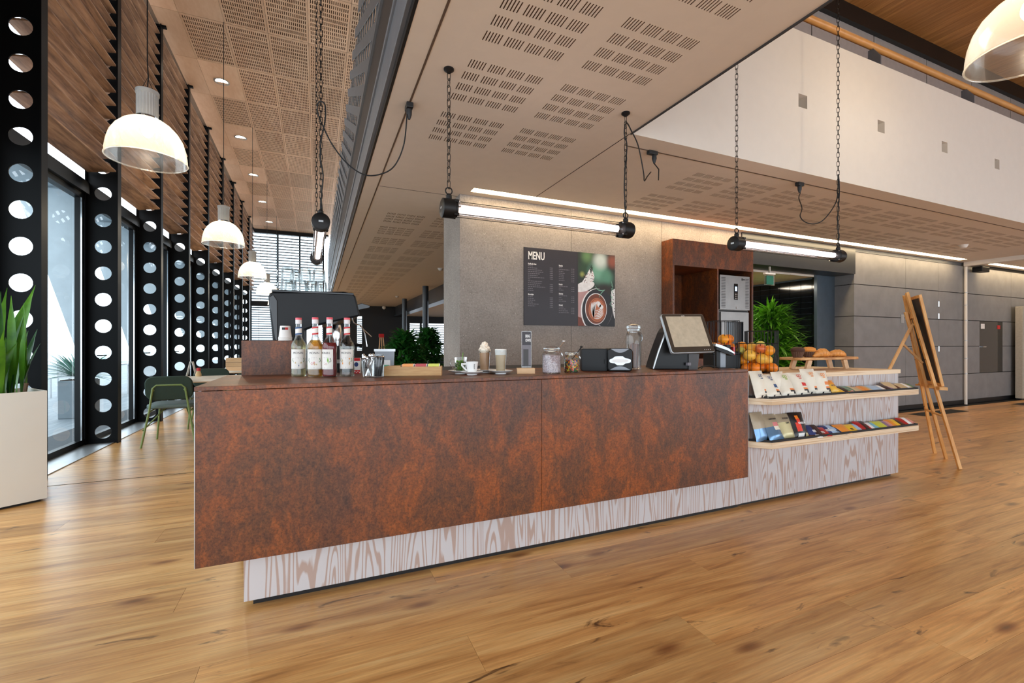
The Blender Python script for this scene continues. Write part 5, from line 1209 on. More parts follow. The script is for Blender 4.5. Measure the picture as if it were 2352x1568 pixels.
MB().box((-.035, -.02, 0), (.04, .03, .006)).build('foot', 'charcoal_plastic', t); MB().box((-.018, 0, .0), (.022, .025, .13)).build('post', 'grey_steel', t); MB().box((-.045, .002, 0), (-.018, .03, .13)).build('post_rear', 'black_plastic', t)
MB().prism([(-.065, .185), (-.02, .172), (.03, .15), (.075, .118), (.075, .108), (.02, .135), (-.03, .152), (-.068, .165)], (0, -.03, 0), (1, 0, 0), (0, 0, 1), (0, .09, 0)).build('head', 'silver_trim', t)
MB().prism([(-.06, .16), (.02, .132), (.072, .104), (.07, .092), (.0, .115), (-.06, .14)], (0, -.03, 0), (1, 0, 0), (0, 0, 1), (0, .09, 0)).build('head_underside', 'black_plastic', t); MB().box((.03, .0, .145), (.06, .06, .175)).build('sensor', 'charcoal_plastic', t); MB().box((.068, -.025, .1), (.08, .05, .16)).build('red_edge', 'pack_red', t)
t = thing('till_cables', 'black cables coiled on the bar beside the till', 'cable', P(1625, 847, z=ZT) + Vector((0, 0, .004)))
MB().tube([(-.06, 0, .0), (-.02, .02, .012), (.03, .01, .02), (.08, -.01, .008), (.11, .0, .0)], .004, 6).tube([(-.05, .04, 0), (0, .03, .018), (.06, .04, .014), (.1, .03, 0)], .004, 6).build('leads', 'cable_black', t, True)

def basket(label, base, rz, w_, d_, h_, n=9, nd=7):
    t = thing('wire_basket', label, 'basket', base, rz, 'black wire fruit baskets')
    for z in (.004, h_): MB().tube([(-w_/2, -d_/2, z), (w_/2, -d_/2, z), (w_/2, d_/2, z), (-w_/2, d_/2, z)], .003, 6, closed=True).build('rim' if z > .1 else 'base_ring', 'black_iron', t)
    MB().box((-w_/2+.003, -d_/2+.003, .001), (w_/2-.003, d_/2-.003, .004)).build('base_plate', 'black_iron', t)
    wm = MB().tube([(0, 0, .004), (0, 0, h_)], .0018, 5).mesh('wire', 'black_iron')
    for i in range(n+1):
        x = -w_/2 + w_*i/n
        for y in (-d_/2, d_/2): obj('wire', wm, t, loc=(x, y, 0))
    for i in range(1, nd):
        y = -d_/2 + d_*i/nd
        for x in (-w_/2, w_/2): obj('wire', wm, t, loc=(x, y, 0))
    return t
def fruit(kind, label, p, r, mat, group, squash=.93):
    t = thing(kind, label, 'fruit', p - Vector((0, 0, r*squash)), random.uniform(0, 6), group); t.rotation_euler = (random.uniform(-.4, .4), random.uniform(-.4, .4), random.uniform(0, 6))
    MB().ball((0, 0, r*squash), r, 18, 12, (1, 1, squash)).build('flesh', mat, t, True); MB().ball((0, 0, 2*r*squash-.001), r*.1, 6, 4, (1, 1, .5)).build('stem_end', 'trunk', t)
ZD = .965
bc0 = P(1736, 860, d=3.66); bc0.z = ZD
basket('front wire basket filled with oranges and apples on the pine counter', bc0, -YAW-.35, .275, .24, .235)
def inb(x, y, z): return bc0 + Matrix.Rotation(-YAW-.35, 3, 'Z') @ Vector((x*.86, y*.9, z))
frs = [('mandarin', -.098, -.07, .045, .04, 'mandarin'), ('mandarin', -.005, -.078, .047, .044, 'mandarin'), ('mandarin', .093, -.076, .047, .044, 'mandarin'), ('mandarin', -.05, .03, .046, .042, 'mandarin'), ('mandarin', .05, .03, .046, .042, 'mandarin'),
       ('orange', -.062, -.07, .126, .05, 'orange_pale'), ('orange', .05, -.07, .124, .048, 'orange_pale'), ('orange', .106, .01, .128, .045, 'orange_pale'), ('orange', -.01, .015, .135, .047, 'orange_peel'), ('orange', -.105, .02, .12, .043, 'orange_peel'), ('orange', .104, -.06, .192, .046, 'orange_peel'), 
       ('orange', -.08, .09, .046, .044, 'orange_peel'), ('orange', .02, .095, .046, .044, 'orange_peel'), ('orange', .1, .09, .046, .044, 'mandarin'), ('orange', -.1, .09, .12, .044, 'orange_peel'), ('orange', .0, .09, .12, .044, 'orange_pale'), ('orange', .09, .09, .13, .044, 'orange_peel'), ('orange', -.02, -.02, .17, .044, 'orange_pale'), ('orange', -.08, .05, .17, .044, 'orange_peel'),
       ('apple', .0, -.04, .212, .042, 'apple_red'), ('apple', .02, .06, .205, .04, 'apple_green'), ('apple', -.075, -.005, .2, .038, 'apple_green'), ('apple', .06, .03, .225, .04, 'apple_green')]
LB = ['small orange mandarin at the lower left of the front basket', 'deep orange mandarin at the bottom middle of the front basket', 'deep orange mandarin at the bottom right of the front basket', 'mandarin low behind in the front basket, left', 'mandarin low behind in the front basket, right', 'large pale orange left of centre in the front basket', 'pale orange in the middle of the front basket', 'pale orange against the right wires of the front basket', 'orange behind the middle of the front basket', 'orange behind on the left of the front basket', 'orange high on the right of the front basket', 'orange at the bottom rear left of the front basket', 'orange at the bottom rear middle of the front basket', 'mandarin at the bottom rear right of the front basket', 'orange in the second layer, rear left of the front basket', 'pale orange in the second layer, rear middle of the front basket', 'orange in the second layer, rear right of the front basket', 'pale orange just under the apples in the front basket', 'orange under the green apple in the front basket', 'red flushed apple on top of the front basket', 'green apple behind on top of the front basket', 'green apple at the upper left of the front basket', 'yellow green apple high right of the middle of the front basket']
def settle(pts, rs, hw, hd, n=140):     # push the fruit apart and down inside its basket
    pts = [Vector(q) for q in pts]
    for it in range(n):
        for i in range(len(pts)): pts[i].z -= .0012
        for rep in range(3):
            for i in range(len(pts)):
                for j in range(i):
                    d = pts[i]-pts[j]; g = rs[i]+rs[j]+.0005-d.length
                    if g > 0: d = d.normalized()*g/2; pts[i] += d; pts[j] -= d
            for q, r in zip(pts, rs): q.x = max(-hw+r, min(hw-r, q.x)); q.y = max(-hd+r, min(hd-r, q.y)); q.z = max(r*.95+.005, q.z)
    return pts
rs_ = [f[4]*.96 for f in frs]
for (k_, x, y, z, r, mt), lb, q, rr in zip(frs, LB, settle([(f[1]*.86, f[2]*.9, f[3]) for f in frs], rs_, .134, .117), rs_): fruit(k_, lb, bc0 + Matrix.Rotation(-YAW-.35, 3, 'Z') @ q, rr, mt, 'fruit in the front basket')
b2 = P(1748, 850, d=4.0); b2.z = ZD
basket('taller empty wire basket behind the front fruit basket', b2, -YAW-.35, .24, .18, .345)
b3 = P(1657, 800, d=3.74); b3.z = 1.13
t = thing('crate_riser', 'dark riser box under the rear fruit basket behind the till', 'box', (b3.x, b3.y, 1.0), -YAW); MB().box((-.11, -.1, 0), (.11, .1, .115)).build('shell', 'charcoal_plastic', t, bevel=.004); MB().box((-.115, -.105, .115), (.115, .105, .128)).build('lid', 'black_plastic', t, bevel=.002)
b3.z = 1.129; basket('rear wire basket of oranges seen behind the till', b3, -YAW, .21, .18, .255, 7, 6)
rear = ((-.02, -.03, .1, .043, 'orange_peel', 'orange in the middle of the rear basket'), (.055, -.02, .112, .042, 'mandarin', 'orange at the upper right of the rear basket'), (-.06, .02, .046, .041, 'orange_peel', 'orange low left in the rear basket'), (.05, -.03, .045, .04, 'mandarin', 'small mandarin low right in the rear basket'), (-.015, .04, .045, .04, 'mandarin', 'mandarin low behind in the rear basket'), (.03, .03, .045, .04, 'orange_peel', 'orange low in the far corner of the rear basket'))
for (x, y, z, r, mt, lb), q in zip(rear, settle([f[:3] for f in rear], [f[3] for f in rear], .102, .087)): fruit('orange', lb, b3 + Matrix.Rotation(-YAW, 3, 'Z') @ q, r, mt, 'fruit in the rear basket')
# serving board
bx0, bx1 = P(1802, 820, y=2.68).x, P(1960, 820, y=2.66).x; bl = (bx1-bx0)*.86
t = thing('serving_board', 'long wooden serving board on splayed legs with pastries', 'board', ((bx0+bx1)/2, 2.68, ZD), -.02)
MB().prism(rrect(bl, .24, .06, 6), (0, 0, .088), (1, 0, 0), (0, 1, 0), (0, 0, .024)).build('board', 'board_wood', t, True, .005)
for s_ in (-1, 1):
    for yy in (-.07, .07): MB().bar((s_*bl*.29, yy, .09), (s_*bl*.335, yy, .0), .05, .022, (0, 1, 0)).build('leg', 'beech', t)
BZ = ZD + .1125
def muffin(label, u, mat, dome, dy=0):
    p = P(u, 810, y=2.63+dy); t = thing('muffin', label, 'muffin', (p.x, 2.63+dy, BZ), 0, 'muffins on the board')
    MB().lathe([(.034, 0), (.05, .052)], 40, flute=(.05, 20)).build('paper_case', 'muffin_paper', t)
    MB().lathe([(.05, .05), (.056, .062), (.05, .08), (.03, .09), (0, .093)], 26, cap0=False, cap1=False).build('dome', dome, t, True)
muffin('dark chocolate muffin at the left end of the board', 1832, 'muffin_dark', 'muffin_dark'); muffin('orange topped muffin next to the chocolate one', 1858, 'muffin_dark', 'muffin_orange', .02)
def croissant(label, u, dy, rz, sc_=1):
    p = P(u, 815, y=2.63+dy); t = thing('croissant', label, 'croissant', (p.x, 2.63+dy, BZ), rz, 'croissants on the board')
    pts, rs = [], []
    for i in range(41):
        s = i/40*2-1; a = s*.8; ridge = 1 + .26*abs(math.sin(s*4.5*PI/1.3)); r_ = (.026*(1-abs(s)**1.7) + .007)*ridge*sc_
        pts.append((.17*sc_*math.sin(a), .05*sc_*(1-math.cos(a)), r_*.92+.002)); rs.append(r_)
    MB().tube(pts, rs, 12).build('pastry', 'croissant', t, True)
croissant('large golden croissant in the middle of the board', 1889, -.03, .1); croissant('slimmer croissant at the right of the board', 1923, .0, -.25, .85)

# ---------------------------------------------------------------- snacks on the two shelves
def bag(label, name, u, v_, zsh, w_, h_, rz, tilt, mats, reg, dy=.0, d_=.05, group='snack bags', texts=()):
    dy *= .7; yb = 2.258+dy; p = P(u, v_, y=yb); tilt = min(tilt, math.asin(max(.05, min(.9, (2.35-yb-.004)/h_))))
    t = thing(name, label, 'snack bag', (p.x, yb, zsh+.006), rz, group)
    NX, NZ = 10, 14; vs = []; M = Matrix.Rotation(-tilt, 4, 'X')
    for side in (-1, 1):
        for j in range(NZ+1):
            tt = j/NZ
            for i in range(NX+1):
                s = i/NX*2-1
                th = d_/2*max(0, (1-abs(s)**2.6))*max(0, min(1, (1-tt)*3.2))**.6*min(1, .35+tt*5)
                xx = s*w_/2*(1-.06*math.sin(PI*tt)); wob = .004*math.sin(9*s+13*tt+side+rz*40)*math.sin(17*tt+4*s)*(1 if .05 < tt < .95 else .4)
                vs.append(M @ Vector((xx, side*th + wob*side*.6, h_*tt*(1 if abs(s) < .99 else 1.0))))
    m = MB(); st = NX+1; fs = []; ms = []
    for sd in range(2):
        o = sd*(NX+1)*(NZ+1)
        for j in range(NZ):
            for i in range(NX):
                q = (o+j*st+i, o+j*st+i+1, o+(j+1)*st+i+1, o+(j+1)*st+i); fs.append(q if sd == 0 else q[::-1]); ms.append(reg((i+.5)/NX, (j+.5)/NZ) if sd == 0 else 0)
    o = (NX+1)*(NZ+1)
    for i in range(NX): fs.append((i, o+i, o+i+1, i+1)); ms.append(0)
    m.v = vs; m.f = fs; m.m = ms
    bo = m.build('pouch', mats, t, True)
    def fp(x, z): 
        tt = z/h_; s = 2*x/w_; th = d_/2*max(0, 1-abs(s)**2.6)*max(0, min(1, (1-tt)*3.2))**.6*min(1, .35+tt*5); return M @ Vector((x, -th-.0035, z))
    for (tx, x, z, sz, mt, sx) in texts:
        q = fp(x, z); text('pack_lettering', tx, sz, mt, bo, q, (PI/2 - tilt, 0, 0), 'CENTER', sx, bold=.0003)
    return t
cream = ['bag_cream', 'bag_shadow', 'pack_blue', 'zebra_black', 'veg_orange', 'veg_pink']
def regc(ci):
    def f(s, t):
        if t < .2 and s > .25: return 3 if int(s*22 + t*6) % 2 else 0
        if .2 <= t < .3 and s > .45: return 4
        if .34 < t < .5 and s > .45: return ci
        return 0
    return f
def goset(label, u, v_, rz, col, colm, dy=0, tilt=.5, w_=.168, h_=.185, block=True, lettered=True):
    mt = ['bag_cream', 'bag_shadow', colm, 'zebra_black', 'veg_orange']
    bag(label, 'veggie_chips_bag', u, v_, .80, w_, h_, rz, tilt, mt, regc(2) if block else regc(0), dy, .06, 'cream snack bags on the upper shelf', [('GO', 0, h_*.74, .032, col, .9), ('PURE', .004, h_*.66, .012, col, .9)] if lettered else [])
goset('cream snack bag with blue GO print, at the left end behind', 1752, 903, .1, 'text_blue', 'bag_cream', .04, .5, .165, .2, False)
goset('cream snack bag with blue GO print and blue flag, front left', 1781, 910, .05, 'text_blue', 'text_blue')
goset('white snack bag lying back behind the blue printed bags', 1797, 896, .1, 'text_green', 'bag_cream', .06, .5, .16, .185, False, False)
goset('cream snack bag with green GO print, third from the left', 1813, 906, -.05, 'text_green', 'bag_cream', .006)
goset('cream snack bag with red GO print and red flag', 1844, 903, -.05, 'text_red', 'text_red', .014)
goset('cream snack bag with orange print half hidden behind', 1866, 897, -.1, 'text_orange', 'bag_cream', .05, .3, .15, .2, False)
goset('cream snack bag with orange GO print and carrots, front right', 1893, 902, -.12, 'text_orange', 'veg_orange', .01, .3, .16, .185)
bag('small yellow snack bag slumped at the right of the cream bags', 'crisp_bag', 1918, 899, .80, .13, .125, -.1, .75, ['bag_yellow', 'pack_orange'], lambda s, t: 1 if t > .6 else 0, .01, .05, 'snack bags', [('KETTLE', 0, .05, .016, 'text_purple', .8)])
bag('beige and blue foil bag at the left end of the lower shelf', 'crisp_bag', 1752, 1000, .483, .16, .21, .15, .45, ['bag_kraft', 'bag_blue'], lambda s, t: 1 if t < .45 else 0, .045, .06, 'snack bags')
bag('beige crisps bag with blue foil lower half, front of the lower shelf', 'crisp_bag', 1786, 1008, .483, .17, .2, .05, .48, ['bag_kraft', 'bag_blue', 'veg_pink', 'bag_cream'], lambda s, t: (3 if (.35 < t < .5 and s > .4) else 1) if t < .5 else (2 if t < .62 and .35 < s < .8 else 0), .0, .06, 'snack bags', [('HANDCOOKED', 0, .15, .014, 'text_dark', .8)])
bag('gold crisps bag beside the blue foil one', 'crisp_bag', 1812, 1001, .483, .15, .185, -.02, .45, ['bag_gold', 'bag_kraft', 'text_dark'], lambda s, t: 1 if t > .62 else 0, .03, .05, 'snack bags', [('KOCHEN', 0, .14, .019, 'text_dark', .8), ('CHIPS', .005, .105, .016, 'text_dark', .8)])
bag('black nuts bag with red flame print on the lower shelf', 'crisp_bag', 1842, 1000, .483, .15, .19, -.08, .36, ['bag_black', 'flame_red', 'flame_orange', 'card_white', 'bag_gold'], lambda s, t: (1 if abs(s-.38-.1*(t-.5)) < .14 and .2 < t < .72 else 2 if abs(s-.42) < .08 and .72 <= t < .85 else 3 if t < .13 and s < .6 and s > .15 else 4 if t < .14 and s > .7 else 0), .014, .05, 'snack bags', [('SENSON', .012, .095, .022, 'card_white', .9)])
def pack(label, u, v_, zsh, w_, l_, col, rz, tilt, band=None, txt=None, txm='text_dark', lift=0, h_=.016):
    y = 2.262 + (.012 if lift > .009 else 0); p = P(u, v_, y=y); t = thing('candy_pack', label, 'snack pack', (p.x, y, zsh+.006+lift), rz, 'flat snack packs on the shelves')
    tilt += .22; M = Matrix.Rotation(tilt, 4, 'X'); m = MB(); NX, NY = 8, 6; vs = []
    for sd in (-1, 1):
        for j in range(NY+1):
            for i in range(NX+1):
                s, q = i/NX*2-1, j/NY*2-1; th = h_/2*max(0, 1-abs(s)**3)**.6*max(0, 1-abs(q)**3)**.6
                vs.append(M @ Vector((s*w_/2, (q+1)*l_/2-l_*.35, sd*th+h_/2)))
    st = NX+1; fs, ms = [], []
    for sd in range(2):
        o = sd*st*(NY+1)
        for j in range(NY):
            for i in range(NX):
                q = (o+j*st+i, o+j*st+i+1, o+(j+1)*st+i+1, o+(j+1)*st+i); fs.append(q[::-1] if sd == 0 else q); ms.append(1 if band and (i+.5)/NX > .55 else 0)
    m.v, m.f, m.m = vs, fs, ms
    bo = m.build('wrapper', [col, band or col], t, True)
    if txt: text('pack_lettering', txt, l_*.42, txm, bo, M @ Vector((0, -l_*.05, h_+.001)), (tilt, 0, 0), 'CENTER', .9, bold=.0006)
    MB().box((-w_/2-.004, -l_*.3, h_/2-.0006), (-w_/2+.006, l_*.6, h_/2+.0006), M).build('crimped_end', col, t); MB().box((w_/2-.006, -l_*.3, h_/2-.0006), (w_/2+.004, l_*.6, h_/2+.0006), M).build('crimped_end', band or col, t)
    return t
LP = [('navy packet leaning at the back next to the black nuts bag', 1868, 985, 'pack_blue', 'pack_dark', 'm', 'card_white', -.4, .55, .02), ('brown chocolate packet in front of the navy one', 1868, 994, 'pack_brown', 'card_white', None, '', -.5, .25, 0), ('brown and white chocolate packet overlapping the brown one', 1889, 993, 'pack_brown', 'pack_red', 'm', 'card_white', -.5, .3, .004), ('blue candy packet beside the brown chocolates', 1905, 988, 'pack_blue', 'pack_ltblue', 'm&m', 'card_white', -.35, .35, .01), ('light blue candy packet with white letters', 1924, 988, 'pack_ltblue', 'pack_blue', 'm', 'text_dark', -.4, .3, 0),
      ('orange yellow candy packet right of the blue ones', 1936, 982, 'pack_orange', None, None, '', -.35, .35, .008), ('bright yellow candy packet lettered m', 1956, 985, 'pack_yellow', None, 'm', 'text_dark', -.4, .35, 0), ('grey blue chocolate packet in the middle of the lower shelf', 1975, 981, 'pack_ltblue', 'pack_red', None, '', -.35, .3, 0), ('dark red chocolate bar behind the grey blue packet', 1981, 976, 'pack_red', 'pack_dark', None, '', -.3, .4, .012), ('red and white chocolate bar on the lower shelf', 1997, 978, 'pack_red', 'card_white', None, '', -.35, .3, 0),
      ('turquoise chocolate bar on the lower shelf', 2006, 978, 'pack_teal', None, None, '', -.4, .25, 0), ('lime yellow chocolate bar on the lower shelf', 2023, 975, 'pack_lime', None, None, '', -.4, .3, .002), ('violet chocolate bar right of the lime one', 2040, 973, 'pack_violet', 'pack_pink', None, '', -.35, .28, 0), ('orange and yellow bar near the right end of the lower shelf', 2054, 970, 'pack_orange', 'pack_yellow', None, '', -.35, .32, .004), ('dark brown bar near the right end of the lower shelf', 2068, 967, 'pack_dark', 'pack_brown', None, '', -.3, .3, 0), ('red and cream bar at the right end of the lower shelf', 2080, 967, 'pack_red', 'card_white', None, '', -.3, .35, .006), ('salmon pink bar last on the lower shelf', 2090, 968, 'pack_pink', None, None, '', -.3, .25, 0)]
for lab, u, v_, c_, bd, tx, tm, rz, tl_, lf in LP: pack(lab, u, v_, .483, .115, .105, c_, rz*.3, tl_, bd, tx, tm, lf)
UP = [('flat yellow packet beside the slumped yellow bag', 1928, 897, 'pack_yellow', None, -.3, .2, 0), ('dark green bar stacked on the upper shelf', 1940, 894, 'pack_dark', 'pack_green', -.2, .15, .012), ('pale green bar on the upper shelf', 1955, 891, 'pack_green', 'pack_kraft', -.15, .15, .01), ('orange bar lying left of the pale green one', 1948, 887, 'pack_orange', 'pack_pink', -.1, .15, .004), ('orange and cream bar in the middle of the upper shelf', 1975, 892, 'pack_kraft', 'pack_orange', -.2, .18, 0), ('orange wrapped bar beside the pale blue bars', 1992, 890, 'pack_orange', 'pack_kraft', -.2, .2, .002), ('first pale blue bar on the upper shelf', 2006, 887, 'pack_ltblue', None, -.2, .2, .004), ('second pale blue bar on the upper shelf', 2022, 886, 'pack_ltblue', 'card_white', -.2, .2, 0), ('dark plum bar right of the pale blue ones', 2040, 885, 'pack_dark', 'pack_violet', -.2, .2, .002), ('kraft packet of nuts behind near the right end of the upper shelf', 2046, 880, 'pack_kraft', None, -.15, .35, .014), ('brown and cream nut bar near the right end of the upper shelf', 2062, 883, 'pack_brown', 'pack_kraft', -.2, .2, .004), ('cream nut bar second last on the upper shelf', 2078, 883, 'pack_kraft', 'card_white', -.2, .2, .006), ('beige and white nut bar last on the upper shelf', 2090, 884, 'pack_kraft', 'pack_green', -.25, .2, 0)]
for lab, u, v_, c_, bd, rz, tl_, lf in UP: pack(lab, u, v_, .80, .11, .1, c_, rz*.4, tl_, bd, None, '', lf)
# ---------------------------------------------------------------- easel
T_ = Vector((5.70, 2.71, 1.71)); A_, B_, C_ = Vector((5.638, 2.247, 0)), Vector((6.02, 2.51, 0)), Vector((6.214, 2.688, 0))
nn = Vector((.607, -.795, 0)); ac = (C_-A_).normalized(); M_ = (A_+C_)/2
t = thing('easel', 'tall pine easel holding a framed chalkboard, seen from behind', 'easel', M_)
def E_(p): return Vector(p) - M_
ta, tc = T_ - ac*.05 + Vector((0, 0, .02)), T_ + ac*.05
for a, b_ in ((A_, ta), (C_, tc), (B_, T_ - Vector((0, 0, .18)))): MB().bar(E_(a), E_(b_), .05, .024, nn).build('leg', 'easel_pine', t, bevel=.002)
rt = A_.lerp(ta, .82).lerp(C_.lerp(tc, .82), .5); rf_ = Vector((5.43, 3.12, 0))
MB().bar(E_(rf_), E_(rt), .045, .022, nn).build('rear_leg', 'easel_pine', t, bevel=.002)
k1, k2 = rf_.lerp(rt, .85), A_.lerp(ta, .58).lerp(C_.lerp(tc, .58), .5)
MB().bar(E_(k1), E_(k2), .035, .018, nn).build('brace', 'easel_pine', t)
h1, h2 = A_.lerp(ta, .86), C_.lerp(tc, .86); MB().bar(E_(h1), E_(h2), .03, .05, (0, 0, 1)).build('top_block', 'easel_pine', t)
for f_ in (.28,): MB().tube([E_(A_.lerp(ta, f_)), E_(C_.lerp(tc, f_))], .012, 8).build('cross_rod', 'easel_pine', t, True)
s1, s2 = A_.lerp(ta, .44) + nn*.03, C_.lerp(tc, .44) + nn*.03
e1, e2 = s1 - ac*.12, s2 + ac*.12
MB().bar(E_(e1), E_(e2), .06, .03, (0, 0, 1)).build('ledge', 'easel_pine', t)
for q in (A_.lerp(ta, .44), C_.lerp(tc, .44)): MB().tube([E_(q - nn*.05), E_(q + nn*.08)], .009, 8).build('peg', 'easel_pine', t)
m = MB()
for a, b_ in ((A_, ta), (C_, tc)):
    for f_ in (.3, .6, .72, .84): q = E_(a.lerp(b_, f_)); m.tube([q - nn*.016, q + nn*.016], .006, 8)
m.build('bolts', 'trunk', t, kind='stuff')
# chalkboard
bdir = ((ta+tc)/2 - M_).normalized(); c_ = (s1+s2)/2 + nn*.012 + Vector((0, 0, .018))
cbd = thing('chalkboard', 'black chalkboard in a pine frame standing on the easel', 'chalkboard', c_)
Wb, Hb = .48, .93; nb_ = ac.cross(bdir).normalized()
nb_ = nb_ if nb_.dot(nn) > 0 else -nb_
MB().prism([(-Wb/2+.03, .03), (Wb/2-.03, .03), (Wb/2-.03, Hb-.03), (-Wb/2+.03, Hb-.03)], nb_*.004, ac, bdir, nb_*.008).build('slate', 'board_black', cbd)
for a, b_ in (((-Wb/2, .0), (Wb/2, .03)), ((-Wb/2, Hb-.03), (Wb/2, Hb)), ((-Wb/2, .03), (-Wb/2+.03, Hb-.03)), ((Wb/2-.03, .03), (Wb/2, Hb-.03))):
    MB().prism([a, (b_[0], a[1]), b_, (a[0], b_[1])], (0, 0, 0), ac, bdir, nb_*.022).build('frame_bar', 'easel_pine', cbd)

# ---------------------------------------------------------------- planter with snake plant
dv = Vector((-.81, -.588, 0)); dn = Vector((-.588, .81, 0)); pc = Vector((-1.895, 4.572, 0))
t = thing('planter', 'tall white square planter at the left edge', 'planter', pc, math.atan2(-dv.y, -dv.x))
MB().box((-.46, 0, .02), (0, .012, .84)).build('front_wall', 'planter_white', t); MB().box((-.46, .448, .02), (0, .46, .84)).build('rear_wall', 'planter_white', t)
MB().box((-.46, .012, .02), (-.448, .448, .84)).build('side_wall', 'planter_white', t); MB().box((-.012, .012, .02), (0, .448, .84)).build('side_wall', 'planter_white', t)
MB().box((-.448, .012, .02), (-.012, .448, .8)).build('soil_fill', 'soil', t); MB().box((-.43, .03, 0), (-.03, .43, .02)).build('plinth', 'black_paint', t)
sp = thing('snake_plant', 'snake plant with tall upright striped leaves in the white planter', 'plant', pc + dv*.23 + dn*.23 + Vector((0, 0, .8)), t.rotation_euler.z)
random.seed(11)
for i in range(30):
    a = random.uniform(0, 6.28); r_ = random.uniform(.02, .17); b0 = Vector((r_*math.cos(a), r_*math.sin(a), 0))
    h = random.uniform(.4, .88); wd = random.uniform(.045, .065); lean = Vector((math.cos(a), math.sin(a), 0))*random.uniform(.02, .3)*h + Vector((random.uniform(-.06, .06), random.uniform(-.06, .06), 0))
    s_ = Vector((math.cos(a+1.57+random.uniform(-.8, .8)), math.sin(a+1.57), 0)).normalized(); up_ = Vector((-s_.y, s_.x, 0))
    m = MB(); vs = []; NS = 8
    for k in range(NS+1):
        q = k/NS; c = b0 + lean*q*q + Vector((0, 0, h*q)); tw = s_*math.cos(q*.7) + up_*math.sin(q*.7); wq = wd*(.6+.5*math.sin(PI*min(1, q*1.15)))*(1 if q < .75 else max(.03, (1-q)/.25)**.8)
        nrm = Vector((-tw.y, tw.x, 0)); vs += [c - tw*wq/2, c - nrm*wq*.16, c + tw*wq/2]
    m.add(vs, [f for k in range(NS) for f in ((k*3, k*3+1, k*3+4, k*3+3), (k*3+1, k*3+2, k*3+5, k*3+4))]).build('leaf', 'snake_leaf' if i % 3 else 'snake_leaf_dark', sp, 60)
MB().tube([(.13, -.13, 0), (.14, -.14, .1)], .012, 8).build('cut_stump', 'trunk', sp)

# ---------------------------------------------------------------- tables and chairs on the window side
def chair(label, x, y, rz):
    t = thing('dining_chair', label, 'chair', (x, y, 0), rz, 'green upholstered chairs')
    # faces +y, back at -y
    MB().prism(rrect(.50, .46, .1, 5), (0, .02, .43), (1, 0, 0), (0, 1, 0), (0, 0, .05)).build('seat', 'green_seat', t, True, .015)
    Mx = Matrix.Rotation(math.radians(12), 4, 'X')
    ex_, ez_ = Vector((1, 0, 0)), Mx @ Vector((0, 0, 1))
    MB().prism(rrect(.46, .29, .09, 6, 0, .15), (0, -.22, .53), ex_, ez_, Vector((0, -.035, 0))).build('backrest', 'green_fabric', t, True, .012)
    fr = [(-.26, -.3, 0), (-.19, -.27, .42), (-.155, -.285, .68), (-.12, -.29, .715), (.12, -.29, .715), (.155, -.285, .68), (.19, -.27, .42), (.26, -.3, 0)]
    MB().tube(fr, .0115, 8).build('back_frame', 'green_metal', t, True)
    for s_ in (-1, 1):
        MB().ball((s_*.155, -.275, .66), .02, 10, 8, (1, .7, 1)).build('fixing_knob', 'green_metal', t, True)
        MB().tube([(s_*.2, .22, .43), (s_*.235, .24, 0)], .0105, 8).build('leg', 'green_metal', t, True)
        MB().tube([(s_*.245, -.29, .2), (s_*.1, .05, .42)], .008, 6).build('stretcher', 'green_metal', t, True)
        MB().tube([(s_*.2, -.26, .4), (s_*.2, .22, .42)], .009, 6).build('seat_rail', 'green_metal', t, True)
    return t
chair('green chair nearest the bar with its back to us', -1.60, 6.72, .03)
chair('green chair across the near table behind the white menu card', -1.45, 7.85, PI+.1); chair('green chair across the near table, partly hidden by the bar corner', -.78, 7.85, PI-.1)
chair('green chair behind the second table, farther from the bar', -1.15, 9.75, PI); chair('green chair behind the second table beside the wooden box', -.5, 9.75, PI)
def table(label, x, y, w_, d_):
    t = thing('dining_table', label, 'table', (x, y, 0), 0, 'tables along the window side')
    MB().prism(rrect(w_, d_, min(w_, d_)*.42, 8), (0, 0, .725), (1, 0, 0), (0, 1, 0), (0, 0, .025)).build('tabletop', 'table_top_white', t, True)
    MB().prism(rrect(w_-.01, d_-.01, min(w_, d_)*.42, 8), (0, 0, .712), (1, 0, 0), (0, 1, 0), (0, 0, .013)).build('edge_layer', 'beech', t)
    MB().lathe([(.26, 0), (.25, .012), (.06, .02)], 32).build('foot', 'charcoal_plastic', t, True); MB().lathe([(.035, .015), (.035, .712)], 16).build('column', 'charcoal_plastic', t, True)
table('rounded white table in front of the near green chair', -1.2, 7.08, 1.5, .76); table('second white table farther along the window side', -.8, 8.95, 1.4, .76)
p = P(440, 863, z=.75); t = thing('menu_tent', 'white A-shaped menu card on the near table', 'card', (p.x, p.y, .75), .0)
for s_ in (-1, 1): MB().bar((s_*.055, 0, 0), (s_*.012, 0, .2), .1, .004, (1, 0, 0)).build('card_leaf', 'card_white', t)
p = P(456, 864, z=.75); t = thing('sauce_shaker', 'small shaker with red lid on the near table', 'shaker', (p.x, p.y, .75)); MB().lathe([(.035, 0), (.035, .03), (.02, .075)], 16).build('glass_wall', 'kraft', t, True); MB().lathe([(.024, .075), (.024, .115)], 16).build('lid', 'red_plastic', t, True)
p = P(541, 851, y=8.8); t = thing('cutlery_box', 'pale wooden box on the second table beside the rust upstand', 'box', (p.x, p.y, .75))
for k in range(3): MB().box((-.13, -.08, .07*k), (.13, .08, .07*k+.066)).build('side_slat', 'beech', t)

